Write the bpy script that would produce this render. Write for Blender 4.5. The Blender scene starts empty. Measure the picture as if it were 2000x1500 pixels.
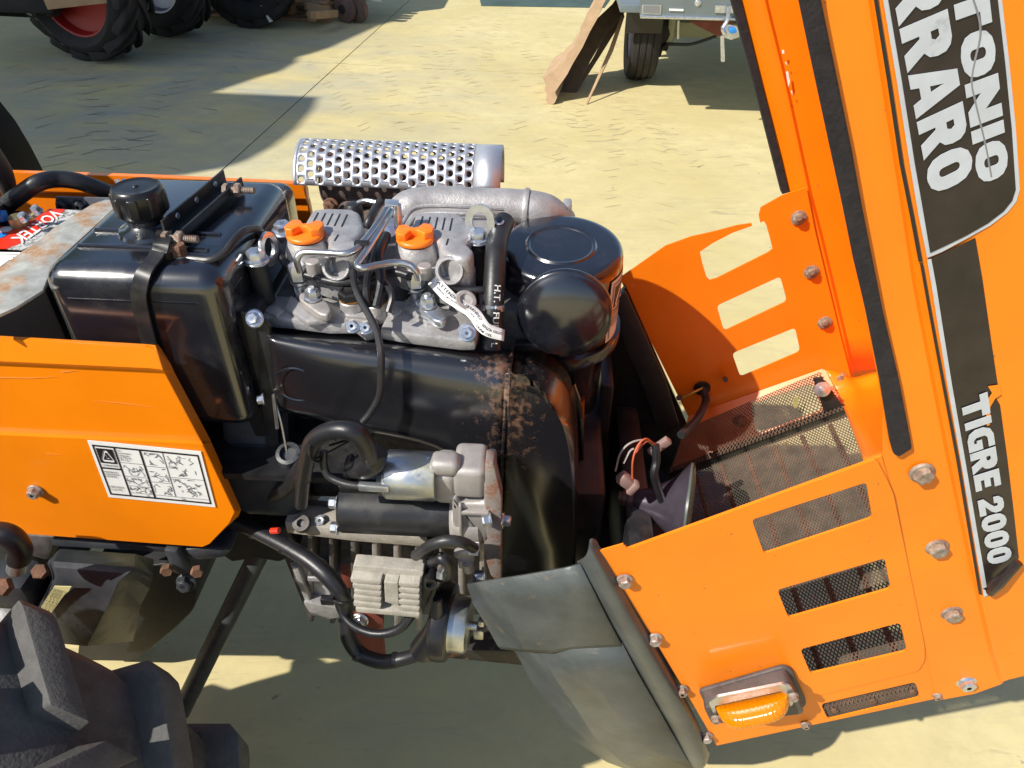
import bpy, bmesh, math, random
from mathutils import Vector, Matrix
from mathutils.geometry import tessellate_polygon
random.seed(7)
D = bpy.data; SC = bpy.context.scene; COL = SC.collection
# ------------------------------------------------------------------ camera, light, exposure
W, H, F = 2000.0, 1500.0, 1455.0
PITCH, YAW, ROLL = math.radians(38), math.radians(2.0), 0.020
CAM = Vector((0, 0, 1.40))
fh = Vector((-math.sin(YAW), math.cos(YAW), 0)); rt = Vector((math.cos(YAW), math.sin(YAW), 0))
FW = fh * math.cos(PITCH) + Vector((0, 0, -math.sin(PITCH)))
UP0 = fh * math.sin(PITCH) + Vector((0, 0, math.cos(PITCH)))
RT = rt * math.cos(ROLL) + UP0 * math.sin(ROLL)
UP = -rt * math.sin(ROLL) + UP0 * math.cos(ROLL)
cam = D.cameras.new('camera'); co = D.objects.new('camera', cam); COL.objects.link(co)
cam.sensor_width = 36; cam.lens = F / W * 36; cam.clip_start = 0.02; cam.clip_end = 500
m = Matrix((RT, UP, -FW)).transposed().to_4x4(); m.translation = CAM
co.matrix_world = m; SC.camera = co
LD = Vector((0.60, 0.41, -0.687)).normalized()            # direction the sunlight travels
sl = D.lights.new('sun', 'SUN'); so = D.objects.new('sun', sl); COL.objects.link(so)
sl.energy = 5.0; sl.angle = math.radians(0.53); sl.color = (1.0, 0.95, 0.86)
so.rotation_euler = LD.to_track_quat('-Z', 'Y').to_euler(); so.location = (-3, -3, 6)
w = D.worlds.new('World'); SC.world = w; w.use_nodes = True
nt = w.node_tree; bg = nt.nodes['Background']; sky = nt.nodes.new('ShaderNodeTexSky')
sky.sky_type = 'NISHITA'; sky.sun_disc = False
sky.sun_elevation = math.asin(-LD.z); sky.sun_rotation = math.atan2(-LD.x, -LD.y)
nt.links.new(sky.outputs[0], bg.inputs[0]); bg.inputs[1].default_value = 0.115
SC.view_settings.view_transform = 'Standard'; SC.view_settings.look = 'None'
SC.view_settings.exposure = 0.33; SC.view_settings.gamma = 1
SC.render.resolution_x = 1024; SC.render.resolution_y = 768

def ray(u, v): return FW + RT * ((u - W / 2) / F) + UP * ((H / 2 - v) / F)
def PY(u, v, y): d = ray(u, v); return CAM + d * ((y - CAM.y) / d.y)
def PZ(u, v, z): d = ray(u, v); return CAM + d * ((z - CAM.z) / d.z)
def PX(u, v, x): d = ray(u, v); return CAM + d * ((x - CAM.x) / d.x)
def P3(p): return PY(*p)

# ------------------------------------------------------------------ materials
MATS = {}
def mat(name, col, rough=0.5, metal=0.0, var=0.0, vscale=30, bump=0.0, bscale=200, coat=0.0,
        stain=None, samt=0.5, sscale=8, slo=0.55, shi=0.7, trans=0.0, rvar=0.0, spec=0.5, mask=None, stretch=None, crough=0.06):
    m = D.materials.new(name); m.use_nodes = True; t = m.node_tree; N = t.nodes; L = t.links
    b = N['Principled BSDF']; b.inputs['Roughness'].default_value = rough; b.inputs['Metallic'].default_value = metal
    b.inputs['Coat Weight'].default_value = coat; b.inputs['Coat Roughness'].default_value = crough
    b.inputs['Transmission Weight'].default_value = trans; b.inputs['Specular IOR Level'].default_value = spec
    geo = N.new('ShaderNodeNewGeometry'); src = geo.outputs['Position']
    if stretch:
        mp = N.new('ShaderNodeMapping'); mp.inputs['Scale'].default_value = stretch; L.new(src, mp.inputs[0]); src = mp.outputs[0]
    cur = None
    def noise(s, det=4, rgh=0.6):
        n = N.new('ShaderNodeTexNoise'); n.inputs['Scale'].default_value = s; n.inputs['Detail'].default_value = det
        n.inputs['Roughness'].default_value = rgh; L.new(src, n.inputs['Vector']); return n.outputs[0]
    def mixc(f, a, bb):
        x = N.new('ShaderNodeMix'); x.data_type = 'RGBA'; L.new(f, x.inputs[0])
        for s_, i in ((a, 6), (bb, 7)):
            if isinstance(s_, tuple): x.inputs[i].default_value = (*s_, 1)
            else: L.new(s_, x.inputs[i])
        return x.outputs[2]
    def rng(f, lo, hi, a=0.0, bb=1.0):
        r = N.new('ShaderNodeMapRange'); r.inputs[1].default_value = lo; r.inputs[2].default_value = hi
        r.inputs[3].default_value = a; r.inputs[4].default_value = bb; L.new(f, r.inputs[0]); return r.outputs[0]
    c = tuple(col)
    if var:
        f = rng(noise(vscale), 0.3, 0.7)
        cur = mixc(f, tuple(x * (1 - var) for x in c), tuple(min(1, x * (1 + var)) for x in c))
    else: cur = c
    if stain:
        f = noise(sscale, 8, 0.7)
        if mask:      # rust keeps to one place: mask = (centre vector, radius)
            vm = N.new('ShaderNodeVectorMath'); vm.operation = 'SUBTRACT'; L.new(geo.outputs['Position'], vm.inputs[0]); vm.inputs[1].default_value = mask[0]
            v2 = N.new('ShaderNodeVectorMath'); v2.operation = 'MULTIPLY'; L.new(vm.outputs[0], v2.inputs[0]); v2.inputs[1].default_value = mask[1]
            ln = N.new('ShaderNodeVectorMath'); ln.operation = 'LENGTH'; L.new(v2.outputs[0], ln.inputs[0])
            mm = N.new('ShaderNodeMath'); mm.operation = 'ADD'; L.new(f, mm.inputs[0]); L.new(rng(ln.outputs['Value'], 0, 1, 0.17, -0.25), mm.inputs[1]); f = mm.outputs[0]
        f = rng(f, slo, shi, 0, samt)
        cur = mixc(f, cur, stain)
        rr = rng(f, 0, 1, rough, 0.85); L.new(rr, b.inputs['Roughness'])
    elif rvar:
        L.new(rng(noise(vscale * 1.7), 0.3, 0.7, max(0.02, rough - rvar), rough + rvar), b.inputs['Roughness'])
    if isinstance(cur, tuple): b.inputs['Base Color'].default_value = (*cur, 1)
    else: L.new(cur, b.inputs['Base Color'])
    if bump:
        bp = N.new('ShaderNodeBump'); bp.inputs['Strength'].default_value = bump; bp.inputs['Distance'].default_value = 0.002
        L.new(noise(bscale, 3), bp.inputs['Height']); L.new(bp.outputs[0], b.inputs['Normal'])
    MATS[name] = m; return m
RUST = (0.20, 0.07, 0.025)
M_or = mat('orange_paint', (0.86, 0.228, 0.001), 0.38, var=0.08, vscale=5, stain=(0.35, 0.10, 0.03), samt=0.7, sscale=55, slo=0.685, shi=0.74, bump=0.06, bscale=22, coat=0.15)
M_or2 = mat('worn_orange_paint', (0.86, 0.212, 0.001), 0.42, var=0.09, vscale=6, stain=(0.22, 0.08, 0.03), samt=0.9, sscale=70, slo=0.655, shi=0.70, bump=0.07, bscale=25, coat=0.1)
M_oin = mat('inner_orange_paint', (0.84, 0.200, 0.003), 0.36, var=0.06, vscale=10, stain=(0.25, 0.07, 0.02), samt=0.7, sscale=60, slo=0.68, shi=0.75, coat=0.2)
M_blk = mat('gloss_black_paint', (0.008, 0.009, 0.014), 0.2, var=0.3, vscale=12, bump=0.03, bscale=45, coat=1.0, spec=0.9, crough=0.13, stain=(0.045, 0.047, 0.05), samt=0.4, sscale=16, slo=0.50, shi=0.85)
M_blk2 = mat('dusty_black_paint', (0.016, 0.016, 0.018), 0.36, var=0.5, vscale=25, stain=(0.07, 0.065, 0.055), samt=0.6, sscale=20, slo=0.5, shi=0.8)
M_brust = mat('rusting_black_paint', (0.010, 0.010, 0.013), 0.25, stain=(0.21, 0.105, 0.055), samt=0.7, sscale=100, slo=0.55, shi=0.72, mask=((-0.03, 0.70, 0.86), (10, 4, 3.4)), coat=0.8, spec=0.8, crough=0.17)
M_rub = mat('black_rubber', (0.022, 0.022, 0.024), 0.42, var=0.3, vscale=40, bump=0.1, bscale=300)
M_hose = mat('black_sleeve', (0.014, 0.014, 0.017), 0.40, var=0.3, vscale=50, bump=0.25, bscale=70)
M_foam = mat('foam_rubber', (0.016, 0.013, 0.014), 0.95, bump=0.5, bscale=260, var=0.4, vscale=120)
M_pla = mat('black_plastic', (0.012, 0.012, 0.014), 0.3, bump=0.03, bscale=200)
M_zn = mat('zinc_plating', (0.58, 0.61, 0.66), 0.28, 0.85, var=0.18, vscale=60, bump=0.08, bscale=300)
M_znb = mat('yellow_zinc_plating', (0.52, 0.54, 0.55), 0.3, 0.9, var=0.25, vscale=35, stain=(0.46, 0.42, 0.24), samt=0.75, sscale=12, slo=0.5, shi=0.66)
M_alu = mat('cast_aluminium', (0.41, 0.40, 0.40), 0.48, 0.45, var=0.22, vscale=45, stain=(0.16, 0.13, 0.11), samt=0.55, sscale=40, slo=0.55, shi=0.72, bump=0.35, bscale=300)
M_alud = mat('dull_aluminium', (0.42, 0.39, 0.37), 0.55, 0.5, var=0.15, vscale=50, bump=0.18, bscale=420)
M_fin = mat('weathered_aluminium', (0.40, 0.37, 0.32), 0.7, 0.2, var=0.16, vscale=60, bump=0.5, bscale=380)
M_alug = mat('grimy_aluminium', (0.13, 0.12, 0.115), 0.6, 0.3, var=0.3, vscale=30, bump=0.3, bscale=250, stain=(0.04, 0.03, 0.02), samt=0.8, sscale=18, slo=0.45, shi=0.65)
M_st = mat('bright_steel', (0.55, 0.55, 0.55), 0.28, 0.95, var=0.1, vscale=80)
M_guard = mat('stainless_sheet', (0.62, 0.63, 0.67), 0.38, 0.7, var=0.08, vscale=30, bump=0.08, bscale=150)
M_galv = mat('galvanised_plate', (0.46, 0.46, 0.42), 0.5, 0.35, var=0.3, vscale=45, bump=0.25, bscale=120, stain=(0.36, 0.18, 0.07), samt=0.9, sscale=22, slo=0.45, shi=0.60, mask=((-0.73, 0.92, 0.93), (3.6, 1.2, 3)))
M_rust = mat('rust', (0.15, 0.075, 0.045), 0.85, var=0.45, vscale=90, bump=0.6, bscale=260)
M_rb = mat('weathered_bolt', (0.30, 0.25, 0.20), 0.65, 0.3, var=0.4, vscale=120, stain=(0.20, 0.085, 0.045), samt=0.8, sscale=160, slo=0.45, shi=0.65, bump=0.15, bscale=500)
M_exh = mat('rusty_exhaust', (0.10, 0.07, 0.06), 0.85, var=0.4, vscale=60, bump=0.5, bscale=200)
M_cast = mat('black_painted_casting', (0.034, 0.039, 0.047), 0.42, var=0.4, vscale=20, stain=(0.06, 0.055, 0.05), samt=0.6, sscale=22, slo=0.5, shi=0.75, bump=0.25, bscale=130)
M_gry = mat('grey_bumper_paint', (0.068, 0.076, 0.075), 0.36, var=0.3, vscale=14, stain=(0.17, 0.12, 0.065), samt=0.8, sscale=60, slo=0.60, shi=0.72, bump=0.22, bscale=160)
M_tyre = mat('tyre_rubber', (0.074, 0.072, 0.069), 0.72, var=0.3, vscale=18, stain=(0.12, 0.115, 0.11), samt=0.6, sscale=60, slo=0.5, shi=0.7, bump=0.5, bscale=220)
M_tyre2 = mat('dark_tyre_rubber', (0.018, 0.017, 0.017), 0.8, var=0.4, vscale=12, bump=0.3, bscale=60)
M_white = mat('white_print', (0.78, 0.78, 0.76), 0.5, var=0.03, vscale=100)
M_ink = mat('black_print', (0.014, 0.012, 0.014), 0.45)
M_ink2 = mat('grey_print', (0.20, 0.20, 0.21), 0.6)
M_dec = mat('black_decal', (0.020, 0.014, 0.014), 0.33, var=0.4, vscale=40)
M_sil = mat('silver_print', (0.46, 0.49, 0.53), 0.42, 0.0, var=0.07, vscale=60, stain=(0.25, 0.26, 0.28), samt=0.5, sscale=50, slo=0.62, shi=0.7)
M_cap = mat('orange_plastic', (0.95, 0.20, 0.01), 0.38, bump=0.04, bscale=200)
M_red = mat('red_print', (0.75, 0.035, 0.012), 0.35)
M_redp = mat('red_rim_paint', (0.32, 0.012, 0.008), 0.5)
M_silr = mat('silver_rim_paint', (0.50, 0.52, 0.60), 0.4, 0.3)
M_blu = mat('blue_paint', (0.02, 0.22, 0.62), 0.4)
M_card = mat('cardboard', (0.40, 0.27, 0.16), 0.9, var=0.12, vscale=15, bump=0.3, bscale=60)
M_cardd = mat('dark_cardboard', (0.10, 0.075, 0.055), 0.9, var=0.2, vscale=20)
M_wood = mat('pallet_wood', (0.30, 0.19, 0.10), 0.8, var=0.2, vscale=14, bump=0.3, bscale=80)
M_trl = mat('grey_trailer_sheet', (0.17, 0.21, 0.235), 0.4, 0.3, var=0.1, vscale=6, bump=0.05, bscale=60)
M_yel = mat('pale_yellow_label', (0.62, 0.58, 0.28), 0.6)
M_grn = mat('pale_beam_paint', (0.35, 0.36, 0.24), 0.6)
M_wire = mat('rusty_mesh', (0.125, 0.08, 0.055), 0.75, var=0.4, vscale=40)
M_lampb = mat('grey_lamp_housing', (0.075, 0.062, 0.060), 0.55, var=0.25, vscale=50, bump=0.4, bscale=160)
M_brown = mat('brown_primer', (0.16, 0.035, 0.022), 0.6, var=0.2, vscale=20)
M_leaf = mat('dry_leaf', (0.40, 0.38, 0.14), 0.6, var=0.2, vscale=100)
M_occl = mat('occluder_green', (0.05, 0.12, 0.08), 0.9)
M_plug = mat('pale_connector', (0.27, 0.18, 0.16), 0.5)
M_wr = mat('orange_wire', (0.55, 0.12, 0.05), 0.5)
M_wg = mat('grey_wire', (0.35, 0.33, 0.30), 0.5)
M_wy = mat('yellow_wire', (0.6, 0.42, 0.08), 0.5)
M_chrome = mat('dull_reflector', (0.09, 0.075, 0.10), 0.3, 0.5, var=0.2, vscale=40)
M_glass = mat('lamp_glass', (0.12, 0.15, 0.13), 0.25, trans=0.3)
# amber lens
def amber():
    m = D.materials.new('amber_lens'); m.use_nodes = True; t = m.node_tree; b = t.nodes['Principled BSDF']
    b.inputs['Base Color'].default_value = (1.0, 0.36, 0.0, 1); b.inputs['Roughness'].default_value = 0.115
    b.inputs['Transmission Weight'].default_value = 0.55; b.inputs['IOR'].default_value = 1.45
    b.inputs['Subsurface Weight'].default_value = 0.25; b.inputs['Subsurface Radius'].default_value = (0.01, 0.005, 0.001)
    return m
M_amb = amber()
# concrete: cream yard slab, blue-grey stains, fine streaks of rubber
def concrete():
    m = D.materials.new('cream_concrete'); m.use_nodes = True; t = m.node_tree; N = t.nodes; L = t.links
    b = N['Principled BSDF']; b.inputs['Roughness'].default_value = 0.75
    geo = N.new('ShaderNodeNewGeometry'); pos = geo.outputs['Position']
    def mp(rot, sc):
        x = N.new('ShaderNodeMapping'); x.inputs['Rotation'].default_value = (0, 0, rot); x.inputs['Scale'].default_value = sc; L.new(pos, x.inputs[0]); return x.outputs[0]
    def noise(v, s, det=5, r=0.6, dist=0.0):
        n = N.new('ShaderNodeTexNoise'); n.inputs['Scale'].default_value = s; n.inputs['Detail'].default_value = det; n.inputs['Roughness'].default_value = r; n.inputs['Distortion'].default_value = dist
        L.new(v, n.inputs['Vector']); return n.outputs[0]
    def rng(f, lo, hi, a=0.0, c=1.0):
        r = N.new('ShaderNodeMapRange'); r.inputs[1].default_value = lo; r.inputs[2].default_value = hi; r.inputs[3].default_value = a; r.inputs[4].default_value = c; L.new(f, r.inputs[0]); return r.outputs[0]
    def mix(f, a, c):
        x = N.new('ShaderNodeMix'); x.data_type = 'RGBA'; L.new(f, x.inputs[0])
        for s_, i in ((a, 6), (c, 7)):
            if isinstance(s_, tuple): x.inputs[i].default_value = (*s_, 1)
            else: L.new(s_, x.inputs[i])
        return x.outputs[2]
    c = mix(rng(noise(pos, 1.1), 0.35, 0.65), (0.54, 0.45, 0.20), (0.64, 0.55, 0.29))
    c = mix(rng(noise(pos, 9, 7, 0.75), 0.40, 0.75), c, (0.51, 0.425, 0.215))
    c = mix(rng(noise(mp(0.5, (3, 7, 1)), 2.2, 6, 0.75, 0.8), 0.54, 0.70, 0, 0.22), c, (0.42, 0.34, 0.19))
    c = mix(rng(noise(mp(0.9, (1, 1.4, 1)), 2.1, 6, 0.7, 0.9), 0.58, 0.72, 0, 0.35), c, (0.40, 0.36, 0.25))
    # long streaks pushed by tyres, two directions
    c = mix(rng(noise(mp(0.35, (1.6, 6, 1)), 1.9, 7, 0.7, 1.2), 0.52, 0.70, 0, 0.4), c, (0.38, 0.315, 0.185))
    c = mix(rng(noise(mp(-0.25, (2, 13, 1)), 2.4, 6, 0.7, 0.8), 0.60, 0.74, 0, 0.6), c, (0.26, 0.22, 0.15))
    # blue-grey stains in the left of the yard
    vm = N.new('ShaderNodeVectorMath'); vm.operation = 'DISTANCE'; L.new(pos, vm.inputs[0]); vm.inputs[1].default_value = (-2.2, 4.6, 0)
    near = rng(vm.outputs['Value'], 0.6, 2.4, 1.0, 0.0)
    st = rng(noise(mp(0.5, (1, 2.2, 1)), 1.3, 4, 0.6, 0.4), 0.38, 0.68, 0, 0.62)
    mm = N.new('ShaderNodeMath'); mm.operation = 'MULTIPLY'; L.new(near, mm.inputs[0]); L.new(st, mm.inputs[1])
    c = mix(mm.outputs[0], c, (0.20, 0.27, 0.32))
    # small dark spots
    c = mix(rng(noise(pos, 26, 3, 0.5), 0.72, 0.76, 0, 0.6), c, (0.12, 0.11, 0.09))
    L.new(c, b.inputs['Base Color'])
    bp = N.new('ShaderNodeBump'); bp.inputs['Strength'].default_value = 0.05; bp.inputs['Distance'].default_value = 0.005
    L.new(noise(mp(0.3, (1, 2.5, 1)), 16, 6, 0.75), bp.inputs['Height']); L.new(bp.outputs[0], b.inputs['Normal'])
    return m
M_con = concrete()

# ------------------------------------------------------------------ object helpers
WORLD = {}
def empty(name, label, cat, loc=(0, 0, 0), group=None):
    o = D.objects.new(name, None); COL.objects.link(o); o.location = loc; o.empty_display_size = 0.1
    o['label'] = label; o['category'] = cat
    if group: o['group'] = group
    WORLD[o] = Matrix.Translation(Vector(loc)); return o
def obj(name, vf, material, parent=None, sharp=35, label=None, cat=None, kind=None, group=None, solid=None):
    vs, fs = vf
    vs = [Vector(v) for v in vs]
    lo = Vector([min(v[i] for v in vs) for i in range(3)]); hi = Vector([max(v[i] for v in vs) for i in range(3)])
    c = (lo + hi) / 2
    if parent is None: c.z = lo.z
    me = D.meshes.new(name); me.from_pydata([v - c for v in vs], [], fs); me.validate()
    bm = bmesh.new(); bm.from_mesh(me); bmesh.ops.remove_doubles(bm, verts=bm.verts, dist=1e-6)
    bmesh.ops.recalc_face_normals(bm, faces=bm.faces); bm.to_mesh(me); bm.free()
    if sharp is None:
        me.polygons.foreach_set('use_smooth', [False] * len(me.polygons))
    else:
        me.polygons.foreach_set('use_smooth', [True] * len(me.polygons)); me.set_sharp_from_angle(angle=math.radians(sharp))
    me.materials.append(material)
    return link(name, me, Matrix.Translation(c), parent, label, cat, kind, group, solid)
def link(name, me, mw, parent=None, label=None, cat=None, kind=None, group=None, solid=None):
    o = D.objects.new(name, me); COL.objects.link(o); WORLD[o] = mw
    o.matrix_basis = mw if parent is None else (WORLD[parent].inverted() @ mw)
    if parent is not None: o.parent = parent
    for k, v in (('label', label), ('category', cat), ('kind', kind), ('group', group)):
        if v: o[k] = v
    if solid:
        md = o.modifiers.new('sheet', 'SOLIDIFY'); md.thickness = solid; md.offset = -1
    return o
def join(*vfs):
    V, Fc = [], []
    for v, f in vfs:
        n = len(V); V += list(v); Fc += [tuple(i + n for i in t) for t in f]
    return V, Fc
def shift(vf, d): d = Vector(d); return [Vector(v) + d for v in vf[0]], vf[1]
def xf(vf, M): return [M @ Vector(v) for v in vf[0]], vf[1]

def bev(vf, w, seg=2, ang=30):
    bm = bmesh.new(); vs = [bm.verts.new(v) for v in vf[0]]
    for f in vf[1]:
        try: bm.faces.new([vs[i] for i in f])
        except ValueError: pass
    bmesh.ops.recalc_face_normals(bm, faces=bm.faces); bm.edges.ensure_lookup_table()
    es = [e for e in bm.edges if len(e.link_faces) == 2 and e.calc_face_angle(0) > math.radians(ang)]
    if w > 0 and es: bmesh.ops.bevel(bm, geom=es, offset=w, segments=seg, affect='EDGES', profile=0.5, clamp_overlap=True)
    bm.verts.index_update()
    r = [v.co.copy() for v in bm.verts], [tuple(v.index for v in f.verts) for f in bm.faces]
    bm.free(); return r
def box(c, s, bevel=0.0, rot=None, seg=2):
    hx, hy, hz = s[0] / 2, s[1] / 2, s[2] / 2
    V = [Vector((x, y, z)) for x in (-hx, hx) for y in (-hy, hy) for z in (-hz, hz)]
    Fc = [(0, 1, 3, 2), (4, 6, 7, 5), (0, 4, 5, 1), (2, 3, 7, 6), (0, 2, 6, 4), (1, 5, 7, 3)]
    vf = bev((V, Fc), bevel, seg) if bevel else (V, Fc)
    M = Matrix.Translation(Vector(c)) @ (rot.to_4x4() if rot is not None else Matrix.Identity(4))
    return xf(vf, M)
def prism(pts, vec, bevel=0.0, seg=2, taper=None):
    """extrude a closed 3D outline by vec"""
    n = len(pts); pts = [Vector(p) for p in pts]; c = sum(pts, Vector()) / n
    bot = [(c + (p - c) * (taper or 1)) + Vector(vec) for p in pts]
    V = pts + bot
    Fc = [tuple(range(n)), tuple(range(2 * n - 1, n - 1, -1))] + [(i, n + i, n + (i + 1) % n, (i + 1) % n) for i in range(n)]
    return bev((V, Fc), bevel, seg) if bevel else (V, Fc)
def rnd(pts, r, n=4):
    """round corners of a pixel polygon"""
    out = []; k = len(pts)
    for i in range(k):
        a = Vector(pts[i - 1][:2]); b = Vector(pts[i][:2]); c = Vector(pts[(i + 1) % k][:2])
        rr = r if not isinstance(r, (list, tuple)) else r[i]
        da, dc = (a - b), (c - b); l = min(rr, da.length * .45, dc.length * .45)
        if l < 0.01: out.append((b.x, b.y)); continue
        p, q = b + da.normalized() * l, b + dc.normalized() * l
        for j in range(n + 1):
            t = j / n; x = p * (1 - t) ** 2 + b * 2 * t * (1 - t) + q * t * t; out.append((x.x, x.y))
    return out
def sheet(outline, holes, vec):
    """flat sheet with holes, 3D outlines, thickness vector"""
    loops = [[Vector(p) for p in outline]] + [[Vector(p) for p in h] for h in holes]
    flat = [p for l in loops for p in l]; n = len(flat)
    tr = tessellate_polygon(loops); V = flat + [p + Vector(vec) for p in flat]
    Fc = [tuple(t) for t in tr] + [tuple(i + n for i in reversed(t)) for t in tr]
    o = 0
    for l in loops:
        k = len(l)
        for i in range(k): a, b = o + i, o + (i + 1) % k; Fc.append((a, b, b + n, a + n))
        o += k
    return V, Fc
def ysheet(px, y, th, holes=(), r=0, hr=8):
    return sheet([PY(u, v, y) for u, v in (rnd(px, r) if r else px)], [[PY(u, v, y) for u, v in (rnd(h, hr) if hr else h)] for h in holes], (0, th, 0))
def yprism(px, y, th, bevel=0.0, r=0, seg=2): return prism([PY(u, v, y) for u, v in (rnd(px, r) if r else px)], (0, th, 0), bevel, seg)
def zprism(px, z, th, bevel=0.0, r=0, seg=2, taper=None): return prism([PZ(u, v, z) for u, v in (rnd(px, r) if r else px)], (0, 0, -th), bevel, seg, taper)
def cr(p0, p1, p2, p3, t): return 0.5 * ((2 * p1) + (p2 - p0) * t + (2 * p0 - 5 * p1 + 4 * p2 - p3) * t * t + (3 * p1 - p0 - 3 * p2 + p3) * t ** 3)
def spline(P, k=6):
    P = [Vector(p) for p in P]; Q = [P[0] * 2 - P[1]] + P + [P[-1] * 2 - P[-2]]; out = []
    for i in range(1, len(Q) - 2):
        for j in range(k): out.append(cr(Q[i - 1], Q[i], Q[i + 1], Q[i + 2], j / k))
    return out + [P[-1]]
def tube(P, r, seg=10, k=6, smooth=True, flat=None):
    """r = number or list per control point"""
    n0 = len(P); rs = r if isinstance(r, (list, tuple)) else [r] * n0
    pts = spline(P, k) if smooth and n0 > 2 else [Vector(p) for p in P]
    m_ = len(pts)
    def rad(i):
        t = i * (n0 - 1) / max(1, m_ - 1); a = min(int(t), n0 - 2); return rs[a] + (rs[a + 1] - rs[a]) * (t - a)
    V, Fc = [], []; nrm = None
    for i, p in enumerate(pts):
        tg = (pts[min(i + 1, m_ - 1)] - pts[max(i - 1, 0)]).normalized()
        if nrm is None: nrm = tg.orthogonal().normalized()
        nrm = (nrm - tg * nrm.dot(tg)).normalized(); bn = tg.cross(nrm)
        for j in range(seg):
            a = 2 * math.pi * j / seg; V.append(p + (nrm * math.cos(a) + bn * math.sin(a)) * rad(i))
    for i in range(m_ - 1):
        for j in range(seg): a = i * seg + j; b = i * seg + (j + 1) % seg; Fc.append((a, b, b + seg, a + seg))
    Fc += [tuple(range(seg)), tuple(range((m_ - 1) * seg, m_ * seg))]
    return V, Fc
def frame(axis, ref=None):
    z = Vector(axis).normalized()
    x = Vector(ref) if ref is not None else (Vector((1, 0, 0)) if abs(z.x) < 0.9 else Vector((0, 1, 0)))
    x = (x - z * x.dot(z)).normalized(); y = z.cross(x); return Matrix((x, y, z)).transposed()
def lathe(c, axis, prof, seg=32, a0=0.0, a1=2 * math.pi, ref=None, closed_ends=True):
    R = frame(axis, ref); full = abs(a1 - a0 - 2 * math.pi) < 1e-6; n = seg if full else seg + 1
    V, Fc = [], []
    for r, h in prof:
        for j in range(n):
            a = a0 + (a1 - a0) * j / seg; V.append(Vector(c) + R @ Vector((r * math.cos(a), r * math.sin(a), h)))
    for i in range(len(prof) - 1):
        for j in range(seg):
            b = (j + 1) % n if full else j + 1
            Fc.append((i * n + j, i * n + b, (i + 1) * n + b, (i + 1) * n + j))
    if full and closed_ends:
        if prof[0][0] > 1e-6: Fc.append(tuple(range(n)))
        if prof[-1][0] > 1e-6: Fc.append(tuple(range((len(prof) - 1) * n, len(prof) * n)))
    return V, Fc
def cyl(a, b, r, seg=24, be=0.0):
    a, b = Vector(a), Vector(b); L_ = (b - a).length
    pr = [(r, 0), (r, L_)] if not be else [(r - be, 0), (r, be), (r, L_ - be), (r - be, L_)]
    return lathe(a, b - a, pr, seg)
def hexv(c, ax, r, h, rot=0.0, cham=0.12):
    R = frame(ax); V, Fc = [], []
    for rr, hh in ((r, 0), (r, h * (1 - cham * 1.6)), (r * 0.86, h)):
        for j in range(6): a = rot + math.pi / 3 * j; V.append(Vector(c) + R @ Vector((rr * math.cos(a), rr * math.sin(a), hh)))
    for i in range(2):
        for j in range(6): b = (j + 1) % 6; Fc.append((i * 6 + j, i * 6 + b, i * 6 + 6 + b, i * 6 + 6 + j))
    Fc += [tuple(range(6)), tuple(range(12, 18))]
    return V, Fc
def bolt_vf(r=0.0075, h=0.007, flange=0.0105, thread=0.0, rot=0.3):
    """head along +z from 0"""
    v = [lathe((0, 0, 0), (0, 0, 1), [(0.0, 0), (flange, 0), (flange, 0.0012), (flange * .86, 0.0026), (0.0, 0.0027)], 20)]
    v.append(hexv((0, 0, 0.0025), (0, 0, 1), r, h, rot))
    if thread: v.append(lathe((0, 0, 0.0024 + h), (0, 0, 1), [(r * .5, 0), (r * .5, thread * .9), (r * .42, thread), (0, thread)], 12))
    else: v.append(lathe((0, 0, 0.0024 + h), (0, 0, 1), [(r * .72, 0), (r * .66, 0.0004), (r * .3, 0.0001), (0, 0.0001)], 16))
    return join(*v)
BOLT = {}
def bolt(name, c, ax, material, parent, r=0.0075, h=0.007, flange=0.0105, thread=0.0, rot=0.3, label=None):
    key = (name, r, h, flange, thread, rot, material.name)
    if key not in BOLT:
        vs, fs = bolt_vf(r, h, flange, thread, rot); me = D.meshes.new(name); me.from_pydata(vs, [], fs)
        me.polygons.foreach_set('use_smooth', [True] * len(me.polygons)); me.set_sharp_from_angle(angle=math.radians(28)); me.materials.append(material); BOLT[key] = me
    M = frame(ax).to_4x4(); M.translation = Vector(c)
    return link(name, BOLT[key], M, parent, label)
def grid(rows, k=1):
    """rows of (u,v,y) or Vectors, resampled by Catmull-Rom both ways"""
    R = [[Vector(p) if isinstance(p, Vector) else PY(*p) for p in r] for r in rows]
    if k > 1:
        R = [spline(r, k) for r in R]
        cols = [spline([r[i] for r in R], k) for i in range(len(R[0]))]
        R = [[c[j] for c in cols] for j in range(len(cols[0]))]
    n = len(R[0]); V = [p for r in R for p in r]
    Fc = [(i * n + j, i * n + j + 1, (i + 1) * n + j + 1, (i + 1) * n + j) for i in range(len(R) - 1) for j in range(n - 1)]
    return V, Fc
# ------------------------------------------------------------------ ground
gr = obj('ground', ([(-80, -60, -.012), (120, -60, -.012), (120, 160, -.012), (-80, 160, -.012)], [(0, 1, 2, 3)]), mat('joint_dirt', (0.05, 0.045, 0.035), 0.95), kind='structure', sharp=None)
j0, j1 = PZ(425, 340, 0), PZ(747, 48, 0); jd = (j1 - j0).normalized(); jn = Vector((jd.y, -jd.x, 0)); g_ = 0.004
def slab(s0, s1, t0, t1):
    P = [j0 + jd * s + jn * t for s, t in ((s0, t0), (s1, t0), (s1, t1), (s0, t1))]
    return prism([Vector((p.x, p.y, 0)) for p in P], (0, 0, -.01))
cs = [-40, -4.2, 1.9, 60]; ct = [-50, 0, 50]
for i in range(3):
    for k in range(2):
        obj('concrete_slab', slab(cs[i] + g_, cs[i + 1] - g_, ct[k] + g_, ct[k + 1] - g_), M_con, gr, sharp=None)
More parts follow.
